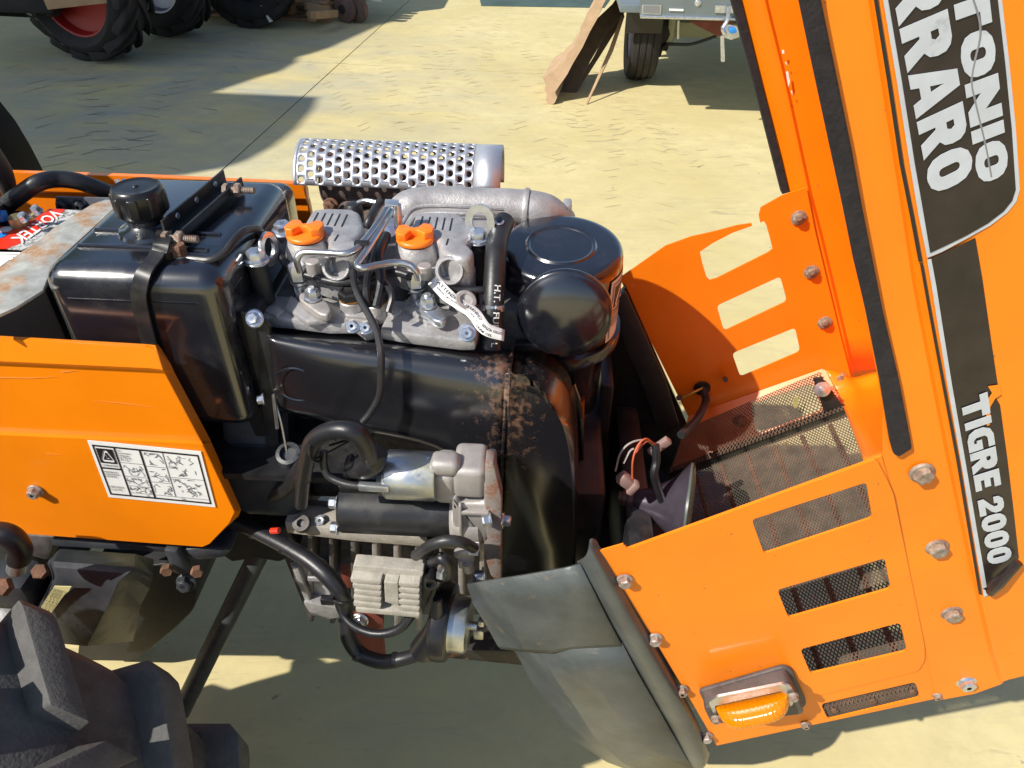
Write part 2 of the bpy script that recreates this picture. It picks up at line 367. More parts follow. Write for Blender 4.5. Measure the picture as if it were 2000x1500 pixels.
# tyre prints: dark rubber chevrons pressed flat on the slab
pr = []
def prints(a, b, wd, n, ang, jit=0.35, ln=0.16, th=0.012):
    a, b = PZ(*a, 0), PZ(*b, 0); d = (b - a).normalized(); q = Vector((-d.y, d.x, 0)); Ln = (b - a).length
    for i in range(n):
        for s in (-1, 1):
            if random.random() < jit: continue
            c = a + d * (Ln * (i + 0.5 * (s > 0)) / n) + q * s * wd * random.uniform(.8, 1.1)
            e = (q * s * math.cos(ang) - d * math.sin(ang)); f = Vector((-e.y, e.x, 0)); l = ln * random.uniform(.4, 1); t = th * random.uniform(.4, 1)
            c = c + Vector((0, 0, .0012)); V = [c - e * l / 2 - f * t / 4, c + e * l / 2 - f * t / 2, c + e * l / 2 + f * t / 2, c - e * l / 2 + f * t / 4]
            pr.append((V, [(0, 1, 2, 3)]))
prints((150, 215), (60, 120), .12, 8, .5)
prints((160, 300), (110, 125), .13, 12, .45)
prints((230, 300), (215, 120), .12, 12, .45)
prints((290, 330), (460, 60), .12, 22, .5, .5)
prints((150, 330), (300, 150), .14, 12, .5, .4)
obj('tyre_prints', join(*pr), mat('rubber_prints', (0.29, 0.265, 0.19), 0.9, var=0.3, vscale=10), gr, kind='stuff', sharp=None)
pr = []
for a_, b_, n_ in (((900, 420), (770, 60), 34), ((1180, 330), (880, 90), 34), ((1000, 330), (1180, 60), 30), ((1300, 330), (1020, 60), 36), ((1420, 330), (1200, 230), 14), ((760, 260), (620, 110), 22), ((1250, 430), (1240, 230), 16), ((850, 230), (950, 30), 26)):
    prints(a_, b_, random.uniform(.08, .16), n_, random.uniform(.2, .7), .35, .10, .012)
obj('faint_tyre_prints', join(*pr), mat('faint_prints', (0.475, 0.40, 0.225), 0.85, var=0.15, vscale=10), gr, kind='stuff', sharp=None)

gv = [PZ(940, 11, .004), PZ(1180, 15, .004)]
obj('far_shadow_strip', prism([gv[0], gv[1], gv[1] + Vector((.6, 3, 0)), gv[0] + Vector((-.4, 3, 0))], (0, 0, -.003)), mat('far_shadow_green', (.05, .085, .075), .8, var=.3, vscale=3), kind='structure', sharp=None)  # dark strip laid on the ground in place of a far cast shadow
# ------------------------------------------------------------------ glyphs (block capitals, unit height)
def rr(x0, y0, x1, y1, r):
    out = []
    for cx, cy, a in ((x1 - r, y1 - r, 0), (x0 + r, y1 - r, 90), (x0 + r, y0 + r, 180), (x1 - r, y0 + r, 270)):
        for k in range(4): t = math.radians(a + 30 * k); out.append((cx + r * math.cos(t), cy + r * math.sin(t)))
    return out
GL = {
 'T': (.80, [[(.26, 0), (.54, 0), (.54, .70), (.80, .70), (.80, 1), (0, 1), (0, .70), (.26, .70)]], []),
 'I': (.32, [[(.02, 0), (.30, 0), (.30, 1), (.02, 1)]], []),
 'O': (.86, [rr(0, 0, .86, 1, .38)], [rr(.32, .27, .54, .73, .10)]),
 '0': (.78, [rr(0, 0, .78, 1, .36)], [rr(.30, .24, .48, .76, .08)]),
 'N': (.90, [[(0, 0), (.27, 0), (.27, .45), (.58, 0), (.90, 0), (.90, 1), (.63, 1), (.63, .52), (.32, 1), (0, 1)]], []),
 'E': (.72, [[(0, 0), (.72, 0), (.72, .25), (.29, .25), (.29, .38), (.64, .38), (.64, .62), (.29, .62), (.29, .75), (.72, .75), (.72, 1), (0, 1)]], []),
 'R': (.88, [[(0, 0), (.29, 0), (.29, .36), (.35, .36), (.55, 0), (.90, 0), (.66, .40), (.78, .50), (.82, .66), (.80, .84), (.70, .95), (.55, 1), (0, 1)]], [[(.29, .60), (.44, .60), (.49, .68), (.44, .76), (.29, .76)]]),
 'A': (.96, [[(0, 0), (.30, 0), (.35, .18), (.60, .18), (.66, 0), (.96, 0), (.66, 1), (.30, 1)]], [[(.41, .40), (.54, .40), (.48, .70)]]),
 'G': (.84, [[(.36, 0), (.84, 0), (.84, .54), (.46, .54), (.46, .34), (.56, .34), (.56, .24), (.42, .24), (.32, .34), (.32, .66), (.42, .76), (.82, .76), (.82, 1), (.36, 1), (.12, .90), (0, .66), (0, .34), (.12, .10)]], []),
 '2': (.76, [[(0, 0), (.76, 0), (.76, .26), (.36, .26), (.66, .48), (.76, .64), (.74, .84), (.60, .97), (.40, 1), (.18, .97), (.04, .84), (.02, .62), (.30, .62), (.32, .74), (.40, .77), (.47, .72), (.46, .62), (.34, .50), (0, .24)]], []),
}
def glyphs(word, q, sp=.07, start=0.0, total=None):
    """block word into plane quad q = B0, B1, T0, T1 (3D)"""
    B0, B1, T0, T1 = q; ws = [GL[c][0] if c != ' ' else .30 for c in word]; tot = total or (sum(ws) + sp * (len(word) - 1)); x = start; out = []
    nrm = (B1 - B0).cross(T0 - B0).normalized()
    if nrm.y > 0: nrm = -nrm
    for c, wd in zip(word, ws):
        if c != ' ':
            f = lambda p: (B0.lerp(B1, (x + p[0]) / tot)).lerp(T0.lerp(T1, (x + p[0]) / tot), p[1]) + nrm * .0006
            for ol in GL[c][1]: out.append(sheet([f(p) for p in ol], [[f(p) for p in h] for h in GL[c][2]], nrm * -.0004))
        x += wd + sp
    return join(*out)
def text_vf(s, B0, B1, T0, bold=0.0, up=0.0005, align_w=True):
    """font text fitted to the box: baseline B0->B1, top T0"""
    cu = D.curves.new('t', 'FONT'); cu.body = s; cu.offset = bold; cu.resolution_u = 2; to = D.objects.new('t', cu)
    me = D.meshes.new_from_object(to); V = [v.co.copy() for v in me.vertices]; Fc = [tuple(p.vertices) for p in me.polygons]
    D.objects.remove(to); D.meshes.remove(me); D.curves.remove(cu)
    x0 = min(v.x for v in V); x1 = max(v.x for v in V); y0, y1 = 0.0, max(v.y for v in V)
    n = (B1 - B0).cross(T0 - B0).normalized()
    if n.dot(CAM - B0) < 0: n = -n
    return [B0 + (B1 - B0) * ((v.x - x0) / (x1 - x0)) + (T0 - B0) * ((v.y - y0) / (y1 - y0)) + n * up for v in V], Fc

# ------------------------------------------------------------------ tyres and background machines
def tyre(name, parent, c, ax, R, wd, rim, lugs, mt, mr, lug_h=.022, parts=True, rimname='rim'):
    c = Vector(c); ax = Vector(ax).normalized(); s = wd / 2; rr_ = R - lug_h
    pf = [(rim, -s * .72), (rim + (rr_ - rim) * .45, -s * 1.02), (rr_ - .03, -s * .93), (rr_, -s * .6), (rr_ + .006, 0), (rr_, s * .6), (rr_ - .03, s * .93), (rim + (rr_ - rim) * .45, s * 1.02), (rim, s * .72)]
    Rm = frame(ax, (0, 0, 1))
    ty = obj('tyre', lathe(c, ax, pf, 48, closed_ends=False), mt, parent, sharp=50)
    rimo = obj('rim', join(lathe(c, ax, [(rim + .012, -s * .76), (rim - .008, -s * .70), (rim - .02, -s * .3), (rim * .72, -s * .15), (rim * .42, -s * .05), (rim * .40, -s * .30), (rim * .22, -s * .34), (0, -s * .34)], 36, closed_ends=False),
                           lathe(c, ax, [(rim + .012, s * .76), (rim - .008, s * .70), (rim - .02, s * .3), (rim * .72, s * .15), (0, s * .1)], 36, closed_ends=False)), mr, parent)
    def lug(sd, phi):
        n = 6; V = []
        for i in range(n + 1):
            t = i / n; yy = sd * s * (1.0 - t * 1.04); a = phi + (t ** .8) * 15 / rr_ * .02 * 1.0; wv = .020 + .004 * t
            hh = lug_h * (.7 if i == 0 else 1); base = rr_ - (.035 if i == 0 else .012 if i == 1 else .004)
            for da, rr2 in ((-wv * 1.25, base), (-wv * .85, rr_ + hh), (wv * .85, rr_ + hh), (wv * 1.25, base)):
                aa = a + da / rr_; V.append(Rm @ Vector((rr2 * math.cos(aa), rr2 * math.sin(aa), yy)))
        Fc = [(i * 4 + j, i * 4 + j + 1, (i + 1) * 4 + j + 1, (i + 1) * 4 + j) for i in range(n) for j in range(3)] + [(0, 1, 2, 3), (n * 4, n * 4 + 1, n * 4 + 2, n * 4 + 3)]
        return bev((V, Fc), .0025, 2, 50)
    for sd in (-1, 1):
        me = None
        for k in range(lugs):
            a = 2 * math.pi * (k + (.5 if sd > 0 else 0)) / lugs
            if me is None:
                vf = lug(sd, 0); me = D.meshes.new('tread_lug'); me.from_pydata(vf[0], [], vf[1]); bm = bmesh.new(); bm.from_mesh(me); bmesh.ops.recalc_face_normals(bm, faces=bm.faces); bm.to_mesh(me); bm.free()
                me.polygons.foreach_set('use_smooth', [True] * len(me.polygons)); me.set_sharp_from_angle(angle=math.radians(40)); me.materials.append(mt)
            link('tread_lug', me, Matrix.Translation(c) @ Matrix.Rotation(a, 4, ax), ty)
    return ty, rimo

AX = Vector((-.34, -.94, 0)).normalized(); HD = Vector((.94, -.34, 0)).normalized()
def gpt(u, v, R): p = PZ(u, v, 0); p.z = R; return p
# machine with the red rim
p = gpt(205, 112, .46) + HD * -.02
t1 = empty('parked_tractor', 'dark tractor with a red wheel rim parked in shade, nearest of the parked machines', 'tractor', (p.x, p.y, 0), 'tractors parked at the back of the yard')
wh = obj('axle', cyl(p - AX * .10, p - AX * .75, .06, 16), M_tyre2, t1)
def wheel_part(root, c, ax, R, wd, rim, lugs, mr, label=None):
    hub = obj('wheel', join(lathe(c, ax, [(0, .06), (.07, .06), (.09, .02), (.10, -.05), (0, -.05)], 24)), M_tyre2, root, label=label)
    tyre('tyre', hub, c, ax, R, wd, rim, lugs, M_tyre2, mr, .028)
    return hub
wheel_part(t1, p, AX, .46, .30, .31, 16, M_redp, 'lugged wheel with red rim')
obj('body', join(box(p + HD * -.75 + AX * -.35 + Vector((0, 0, .05)), (1.5, .30, .20), .03, Matrix.Rotation(math.atan2(HD.y, HD.x), 3, 'Z')),
                 box(p + HD * -.2 + AX * -.4 + Vector((0, 0, .50)), (1.3, .45, .50), .06, Matrix.Rotation(math.atan2(HD.y, HD.x), 3, 'Z'))), M_tyre2, t1)
obj('side_board', box(PY(150, -6, p.y - .25), (.42, .03, .10), .004, Matrix.Rotation(-.12, 3, 'Y')), M_card, t1)
obj('drawbar', join(tube([PZ(-20, 18, .25), PZ(60, 22, .2), PZ(105, 20, .30)], .04, 10), box(PZ(40, 0, .35), (.5, .2, .12), .02)), M_tyre2, t1)
obj('hitch_ring', lathe(PZ(62, 12, .28), (.3, -.9, .2), [(.05 + .012 * math.cos(a), .012 * math.sin(a)) for a in [i * math.pi / 4 for i in range(9)]], 20, closed_ends=False), M_znb, t1)
# machine with the silver rim
p2 = gpt(338, 66, .40)
t2 = empty('parked_tractor', 'black machine with a silver wheel rim, between the red rim and the pallets', 'tractor', (p2.x, p2.y, 0), 'tractors parked at the back of the yard')
wheel_part(t2, p2, AX, .40, .26, .24, 15, M_silr, 'lugged wheel with silver rim')
obj('body', box(p2 + AX * -.5 + Vector((0, 0, .30)), (1.2, .5, .35), .05, Matrix.Rotation(math.atan2(HD.y, HD.x), 3, 'Z')), M_tyre2, t2)
# third machine with black rim and a white tag on the tyre
p3 = gpt(500, 50, .36)
t3 = empty('parked_tractor', 'black machine with a black rim and a white sticker on its tyre, beside the pallet', 'tractor', (p3.x, p3.y, 0), 'tractors parked at the back of the yard')
AX3 = Vector((-.15, -.99, 0)).normalized(); HD3 = Vector((.99, -.15, 0)).normalized()
wheel_part(t3, p3, AX3, .36, .24, .19, 14, M_tyre2, 'lugged wheel with black rim')
obj('body', box(p3 + AX3 * -.5 + Vector((0, 0, .35)), (1.1, .5, .35), .05), M_tyre2, t3)
q = PY(521, 27, p3.y - .128); obj('tyre_sticker', prism([q + Vector((-.035, 0, .055)), q + Vector((.0, -.004, .06)), q + Vector((.04, -.004, -.05)), q + Vector((.01, 0, -.06))], (0, -.003, 0)), M_white, t3)

# pallet
pz = PZ(640, 46, 0); pal = empty('wooden_pallet', 'wooden pallet loaded with steel rails, left of the cart wheels', 'pallet', (pz.x, pz.y, 0), 'pallets at the back of the yard')
PR = Matrix.Rotation(-.12, 3, 'Z')
def pbox(dx, dy, dz, sx, sy, sz, o=pz, R_=PR): return box(o + R_ @ Vector((dx, dy, dz)), (sx, sy, sz), .004, R_)
for dx in (-.06, -.60, -1.12):
    for dy in (.06, .42, .78): obj('block', pbox(dx, dy, .067, .13, .12, .085), M_wood, pal)
for dy in (.06, .42, .78): obj('runner', pbox(-.59, dy, .012, 1.2, .10, .022), M_wood, pal)
for dx in (-.06, -.60, -1.12): obj('stringer', pbox(dx, .42, .122, .13, .84, .02), M_wood, pal)
for k in range(6): obj('deck_board', pbox(-.59, .06 + k * .144, .145, 1.2, .10, .021), M_wood, pal)
rl = empty('rail_bundle', 'grey steel rails lying across the loaded pallet', 'rails', tuple(pz + Vector((-.2, .3, .16))))
for k in range(5): obj('rail', pbox(-.02, .10 + k * .09, .175 + .012 * (k % 2), .9, .05, .035), M_trl, rl)
# second pallet piece (cart frame) and cart wheels
cz = PZ(612, 42, 0)
ct_ = empty('wooden_cart', 'wooden cart frame with two small brown wheels, far behind the perforated guard', 'cart', (cz.x, cz.y, 0))
for (a, b_, s) in (((597, 12), (640, 18), .05), ((612, 30), (655, 26), .05)):
    A_, B_ = PZ(*a, .14), PZ(*b_, .10); obj('beam', tube([A_, B_], .035, 4, smooth=False), M_wood, ct_, sharp=None)
A_, B_ = PZ(608, 34, .08), PZ(632, -30, .20); obj('beam', tube([A_, B_], .045, 4, smooth=False), M_wood, ct_, sharp=None)
for u, v, r in ((676, 44, .10), (700, 44, .10)):
    c = PZ(u, v, 0); c.z = r
    wv = obj('wheel', lathe(c - Vector((.5, .85, 0)).normalized() * .03, (.5, .85, 0), [(.03, 0), (r - .03, 0.006), (r, .012), (r, .05), (r - .03, .056), (.03, .06)], 32), mat('brown_wheel', (.13, .085, .075), .7, var=.2, vscale=20), ct_)
    obj('hub', lathe(c - Vector((.5, .85, 0)).normalized() * .04, (.5, .85, 0), [(0, 0), (.03, 0), (.035, .01), (.035, .07), (0, .07)], 16), M_tyre2, wv)
pz2 = PZ(430, 28, 0)
pal2 = empty('wooden_pallet', 'empty wooden pallet half hidden behind the black rimmed wheel', 'pallet', (pz2.x, pz2.y, 0), 'pallets at the back of the yard')
for dx in (.02, .55): 
    for dy in (.06, .7): obj('block', pbox(dx, dy, .067, .13, .12, .085, pz2), M_wood, pal2)
for dy in (.06, .7): obj('runner', pbox(.3, dy, .012, .8, .10, .022, pz2), M_wood, pal2)
for k in range(5): obj('deck_board', pbox(.3, .06 + k * .16, .12, .8, .10, .021, pz2), M_wood, pal2)

# awning added out of view, shaped to cast the big soft yard shadow
Hc = 4.5
gp = [(770, 40), (735, 50), (690, 70), (640, 93), (600, 106), (575, 112), (569, 124), (540, 140), (500, 151), (408, 182), (500, 186), (612, 191), (604, 212), (570, 252), (520, 290), (470, 316), (430, 329), (360, 342), (290, 348), (100, 358)]
G = [PZ(u, v, 0) for u, v in gp] + [Vector((-3.2, 2.6, 0)), Vector((-6.0, 4.6, 0)), Vector((-7.5, 12, 0)), Vector((-1.8, 12, 0)), Vector((-1.0, 8.5, 0))]
back = -LD / -LD.z * Hc
cen = sum([g + back for g in G], Vector()) / len(G)
aw = empty('yard_shadow_caster', 'added unseen awning on steel posts standing beyond the left edge of the yard', 'occluder', (cen.x, cen.y, 0))
obj('occluder_sheet', sheet([g + back for g in G], [], (0, 0, .03)), M_occl, aw, sharp=None)
for x, y in ((-12, 3), (-12, 8), (-7.5, 7.5), (-8.5, 1.2)): obj('occluder_post', cyl((x, y, 0), (x, y, Hc), .04, 12), M_trl, aw)

# ------------------------------------------------------------------ trailer
T0 = PZ(1248, 162, 0); ya = T0.y
tr = empty('box_trailer', 'grey steel trailer with black mudguard and side latch, behind the raised hood', 'trailer', (T0.x, T0.y, 0))
R_ = .29; wc = T0 + Vector((0, .12, R_))
hubt = obj('wheel', lathe(wc, (1, 0, 0), [(0, -.02), (.06, -.02), (.09, .02), (.09, .06), (0, .06)], 20), M_tyre2, tr)
pf = [(.17, -.075), (.225, -.09), (.265, -.088), (.283, -.074), (.289, -.045), (.283, -.042), (.283, -.036), (.290, -.033), (.290, -.004), (.283, -.003), (.283, .003), (.290, .004), (.290, .033), (.283, .036), (.283, .042), (.289, .045), (.283, .074), (.265, .088), (.225, .09), (.17, .075)]
obj('tyre', lathe(wc, (1, 0, 0), pf, 48, closed_ends=False), M_tyre2, hubt, sharp=30)
obj('rim', lathe(wc, (1, 0, 0), [(.17, -.07), (.16, -.04), (.10, -.02), (.05, -.03), (0, -.03)], 32, closed_ends=False), M_silr, hubt)
g0, g1 = PY(1221, 62, ya - .20), PY(1292, 62, ya - .20)
obj('mudguard', join(box(((g0.x + g1.x) / 2, ya - .20, g0.z + .16), (g1.x - g0.x, .02, .33), .006), box(((g0.x + g1.x) / 2, ya + .12, g0.z + .31), (g1.x - g0.x, .62, .02), .006), box(((g0.x + g1.x) / 2, ya + .44, g0.z + .16), (g1.x - g0.x, .02, .33), .006)), M_pla, tr)
yt = ya - .80
A_, B_ = PY(1250, 34, yt), PY(1447, 40, yt)
tail = obj('tailgate', bev(([Vector((A_.x, yt, A_.z)), Vector((A_.x - .055, yt, A_.z + .5)), Vector((B_.x + .7, yt, B_.z + .5)), Vector((B_.x + .7, yt, A_.z)), Vector((A_.x, yt + .03, A_.z)), Vector((A_.x - .055, yt + .03, A_.z + .5)), Vector((B_.x + .7, yt + .03, B_.z + .5)), Vector((B_.x + .7, yt + .03, A_.z))],
    [(0, 1, 2, 3), (4, 5, 6, 7), (0, 1, 5, 4), (1, 2, 6, 5), (2, 3, 7, 6), (3, 0, 4, 7)]), .006), M_trl, tr)
obj('bottom_edge', box(((A_.x + B_.x + .7) / 2, yt - .004, A_.z + .004), (B_.x + .7 - A_.x, .012, .014), .003), M_zn, tail)
obj('rating_plate', yprism([(1254, 9), (1292, 10), (1291, 29), (1253, 27)], yt - .004, .003), M_zn, tail)
obj('rating_print', yprism([(1257, 11), (1289, 12), (1288, 26), (1256, 25)], yt - .006, .001), M_ink2, tail)
obj('reflector', yprism([(1307, 17), (1335, 18), (1335, 22), (1307, 21)], yt - .006, .005), M_white, tail)
for u, v in ((1363, 6), (1404, 17)): bolt('bolt', PY(u, v, yt), (0, -1, 0), M_zn, tail, .010, .006, .016)
lt = obj('latch', join(yprism([(1397, 10), (1432, 12), (1432, 26), (1396, 25)], yt - .008, .006), tube([PY(1424, 14, yt - .03), PY(1420, 40, yt - .04), PY(1412, 56, yt - .05), PY(1416, 66, yt - .05)], .010, 8),
    yprism([(1408, 52), (1424, 48), (1442, 52), (1444, 72), (1428, 78), (1412, 72)], yt - .05, .006), yprism(rnd([(1407, 70), (1414, 70), (1416, 121), (1408, 121)], 3), yt - .055, .006)), M_zn, tr)
obj('latch_knob', yprism(rnd([(1424, 56), (1438, 55), (1440, 64), (1426, 67)], 4), yt - .075, .02, .002), M_blu, lt)
obj('floor', box((A_.x + .75, yt + 1.1, A_.z + .03), (1.7, 2.1, .04), .005), M_trl, tr)
obj('side_wall', box((A_.x + .02, yt + 1.1, A_.z + .28), (.02, 2.1, .46), .005), M_trl, tr)
obj('axle_beam', join(box((T0.x + .75, ya + .13, .30), (1.2, .09, .09), .01), box((T0.x + .16, ya + .13, .33), (.05, .26, .22), .02)), M_grn, tr)
obj('under_bracket', yprism([(1345, 42), (1430, 40), (1440, 74), (1400, 70)], yt + .1, .01), M_brown, tr)
obj('brake_drum', cyl(wc + Vector((.08, 0, 0)), wc + Vector((.16, 0, 0)), .12, 24), M_tyre2, tr)
obj('brake_cable', tube([wc + Vector((.12, -.02, -.15)), PY(1300, 88, ya), PY(1350, 86, ya), PY(1400, 70, ya)], .009, 6), M_rub, tr)
obj('tail_prop', tube([PY(1325, 40, ya), PY(1324, 76, ya)], .008, 6, smooth=False), M_zn, tr)

# cardboard sheets leaning on the trailer
def leaf(pts, y0, y1, th):   # pixel outline, y interpolated along v
    vs = [p[1] for p in pts]; lo, hi = min(vs), max(vs)
    return prism([PY(u, v, y0 + (y1 - y0) * (hi - v) / (hi - lo)) for u, v in pts], th)
yb = PZ(1075, 205, 0).y
c1 = [(1071, 202), (1066, 196), (1068, 184), (1063, 176), (1066, 164), (1060, 152), (1080, 140), (1090, 128), (1104, 118), (1108, 104), (1122, 92), (1124, 80), (1132, 68), (1134, 52), (1142, 40), (1146, 26), (1158, 12), (1162, -4), (1172, -40), (1198, -40), (1186, -6), (1176, 14), (1168, 34), (1152, 62), (1138, 92), (1120, 122), (1106, 148), (1092, 168), (1084, 180), (1088, 190), (1084, 200), (1077, 207)]
cB = PZ(1075, 205, 0); cT = PY(1184, -20, yb + .30); ce = (CAM - cB) - (cT - cB) * (CAM.z / cT.z); ce.z = 0; ce = ce.normalized(); ce = -ce if ce.y < 0 else ce
obj('cardboard_sheet', leaf(c1, yb, yb + .30, ce * .45), M_card, label='torn pale brown cardboard sheet leaning against the trailer mudguard, frontmost', cat='cardboard', group='cardboard sheets leaning by the trailer', sharp=None)
yb2 = PZ(1120, 185, 0).y
c2 = [(1116, 186), (1112, 182), (1140, 130), (1160, 100), (1166, 60), (1210, 8), (1216, 30), (1192, 45), (1160, 112)]
obj('cardboard_sheet', leaf([(1088, 190), (1108, 145), (1135, 92), (1160, 42), (1196, 8), (1215, -20), (1218, 24), (1180, 70), (1150, 120), (1128, 170), (1112, 190)], yb2 + .02, yb2 + .45, (.01, .01, 0)), M_cardd, label='dark curled sheet standing just behind the torn cardboard', cat='cardboard', group='cardboard sheets leaning by the trailer', sharp=None)
obj('cardboard_sheet', leaf([(1118, 190), (1113, 187), (1160, 110), (1212, 10), (1217, 34), (1168, 112)], yb2 + .02, yb2 + .42, (.01, .012, 0)), M_cardd, label='thin dark strip leaning between the two cardboard sheets', cat='cardboard', group='cardboard sheets leaning by the trailer', sharp=None)
yb3 = PZ(1146, 205, 0).y
obj('cardboard_sheet', leaf([(1146, 205), (1143, 203), (1160, 165), (1190, 95), (1213, 30), (1217, 36), (1196, 100), (1172, 150)], yb3, yb3 + .5, (.006, .008, 0)), M_card, label='narrow brown cardboard strip nearest the trailer tyre', cat='cardboard', group='cardboard sheets leaning by the trailer', sharp=None)
# ================================================================== THE TRACTOR
TR = empty('tractor', 'orange compact tractor with its hood tipped forward and the two cylinder diesel engine bared', 'tractor', (-.25, .88, 0))
YN, YF, YG = .665, 1.113, .495
# ---------------- near side panel: section rows run left to right
rows = [[(-120, 649, YN + .004), (285, 672, YN + .004), (303, 674, YN + .004)],
        [(-120, 656, YN - .003), (285, 678, YN - .003), (306, 682, YN - .003)],
        [(-120, 700, YN - .008), (292, 719, YN - .008), (318, 722, YN - .008)],
        [(-120, 705, YN), (296, 725, YN), (321, 728, YN)],
        [(-120, 838, YN), (360, 860, YN), (393, 862, YN)],
        [(-120, 844, YN - .007), (362, 866, YN - .007), (396, 868, YN - .007)],
        [(-120, 1000, YN - .007), (420, 1012, YN - .007), (458, 1000, YN - .007)],
        [(-120, 1012, YN - .007), (405, 1045, YN - .007), (447, 1022, YN - .007)],
        [(-120, 1030, YN - .007), (395, 1068, YN - .007), (409, 1062, YN - .007)]]
nsp = obj('side_panel', grid(rows), M_or, TR, sharp=None, solid=.002, label='near orange side panel carrying the maintenance sticker')
fl = [[(303, 674, YN + .004), (308, 672, YN + .020)], [(306, 682, YN - .003), (316, 682, YN + .022)], [(318, 722, YN - .008), (334, 712, YN + .022)],
      [(321, 728, YN), (340, 726, YN + .024)], [(393, 862, YN), (405, 848, YN + .024)], [(396, 868, YN - .007), (412, 862, YN + .022)], [(458, 1000, YN - .007), (471, 995, YN + .018)], [(447, 1022, YN - .007), (466, 1008, YN + .014)], [(409, 1062, YN - .007), (414, 1056, YN)]]
obj('folded_edge', grid(fl), M_or, nsp, sharp=None, solid=.0018)
bolt('bolt', PY(70, 958, YN - .008), (0, -1, 0), mat('pale_bolt', (.36, .33, .30), .5, .4, var=.3, vscale=100, stain=(.25, .12, .08), samt=.8, sscale=70, slo=.5, shi=.6), nsp, .0078, .008, .0105)
for q_ in (((-60, 735), (60, 738), (112, 736), (60, 739.5), (-60, 737)), ((182, 783), (240, 787), (300, 796), (240, 788.5)), ((118, 726), (150, 724), (121, 728)), ((90, 885), (120, 889), (92, 886.5))):
    obj('scratch', sheet([PY(u, v, YN - .0008 if v < 850 else YN - .0078) for u, v in q_], [], (0, .0002, 0)), mat('scratched_orange', (.9, .30, .06), .5) if 'scratched_orange' not in MATS else MATS['scratched_orange'], nsp, sharp=None)
# maintenance sticker
ys = YN - .0085
stq = [(170, 860), (392, 882), (421, 991), (212, 971)]
def SQ(s, t):  # s across 0..1, t down 0..1 in the sticker plane
    a, b, c, d = [PY(u, v, ys) for u, v in stq]; return (a.lerp(b, s)).lerp(d.lerp(c, s), t)
stk = obj('sticker', prism([SQ(0, 0), SQ(1, 0), SQ(1, 1), SQ(0, 1)], (0, .0006, 0)), M_white, nsp, sharp=None)
def sq_rect(s0, t0, s1, t1, o=.0006): return prism([SQ(s0, t0) + Vector((0, -o, 0)), SQ(s1, t0) + Vector((0, -o, 0)), SQ(s1, t1) + Vector((0, -o, 0)), SQ(s0, t1) + Vector((0, -o, 0))], (0, .0003, 0))
def sq_line(pts, wd=.004):
    out = []
    for (s0, t0), (s1, t1) in zip(pts, pts[1:]):
        dx, dy = (s1 - s0) * 2, (t1 - t0); L_ = math.hypot(dx, dy) or 1; nx, ny = -dy / L_ * wd / 2, dx / L_ * wd
        out.append(prism([SQ(s0 + nx, t0 + ny) + Vector((0, -.0006, 0)), SQ(s1 + nx, t1 + ny) + Vector((0, -.0006, 0)), SQ(s1 - nx, t1 - ny) + Vector((0, -.0006, 0)), SQ(s0 - nx, t0 - ny) + Vector((0, -.0006, 0))], (0, .0002, 0)))
    return join(*out)
bars = [(.03, .06, .97, .085), (.03, .915, .97, .94), (.03, .085, .042, .915), (.958, .085, .97, .915), (.215, .085, .228, .915), (.44, .085, .456, .915), (.042, .44, .215, .465)]
obj('sticker_frame', join(*[sq_rect(*b) for b in bars]), M_ink, stk, sharp=None)
thin = [(.228, .32, .44, .326), (.228, .56, .44, .566), (.228, .73, .44, .736), (.228, .86, .44, .866), (.456, .86, .958, .866), (.645, .085, .651, .86), (.456, .34, .645, .346), (.456, .62, .645, .626), (.651, .50, .958, .506)]
dr = [sq_rect(*b) for b in thin]
random.seed(3)
def scrib(s0, t0, s1, t1, n):
    for _ in range(n):
        a = (random.uniform(s0, s1), random.uniform(t0, t1)); pts = [a]
        for k in range(random.randint(2, 4)): pts.append((min(s1, max(s0, pts[-1][0] + random.uniform(-.04, .04))), min(t1, max(t0, pts[-1][1] + random.uniform(-.07, .07)))))
        dr.append(sq_line(pts, .0035))
for r_ in ((.24, .36, .42, .54), (.24, .59, .43, .71), (.24, .75, .43, .85), (.47, .11, .63, .31), (.47, .37, .63, .60), (.47, .66, .63, .84), (.67, .12, .94, .30), (.70, .30, .90, .47), (.67, .53, .94, .68), (.72, .68, .90, .84)): scrib(*r_, 10)
obj('sticker_drawings', join(*dr), M_ink2, stk, sharp=None, kind='stuff')
obj('sticker_logo', join(sheet([SQ(*p) + Vector((0, -.0008, 0)) for p in ((.055, .11), (.20, .11), (.20, .36), (.055, .36))], [[SQ(*p) + Vector((0, -.0008, 0)) for p in ((.115, .14), (.145, .14), (.185, .30), (.18, .335), (.08, .335), (.07, .30))]], (0, .0002, 0)),
    sheet([SQ(*p) + Vector((0, -.0008, 0)) for p in ((.128, .175), (.135, .175), (.168, .30), (.09, .30))], [[SQ(*p) + Vector((0, -.0008, 0)) for p in ((.122, .215), (.118, .28), (.148, .28), (.148, .265), (.13, .265), (.132, .215))]], (0, .0002, 0))), M_ink, stk, sharp=None)
def stext(s, a, b, h): return text_vf(s, SQ(a, b), SQ(a + h[0], b), SQ(a, b - h[1]), up=.0009)
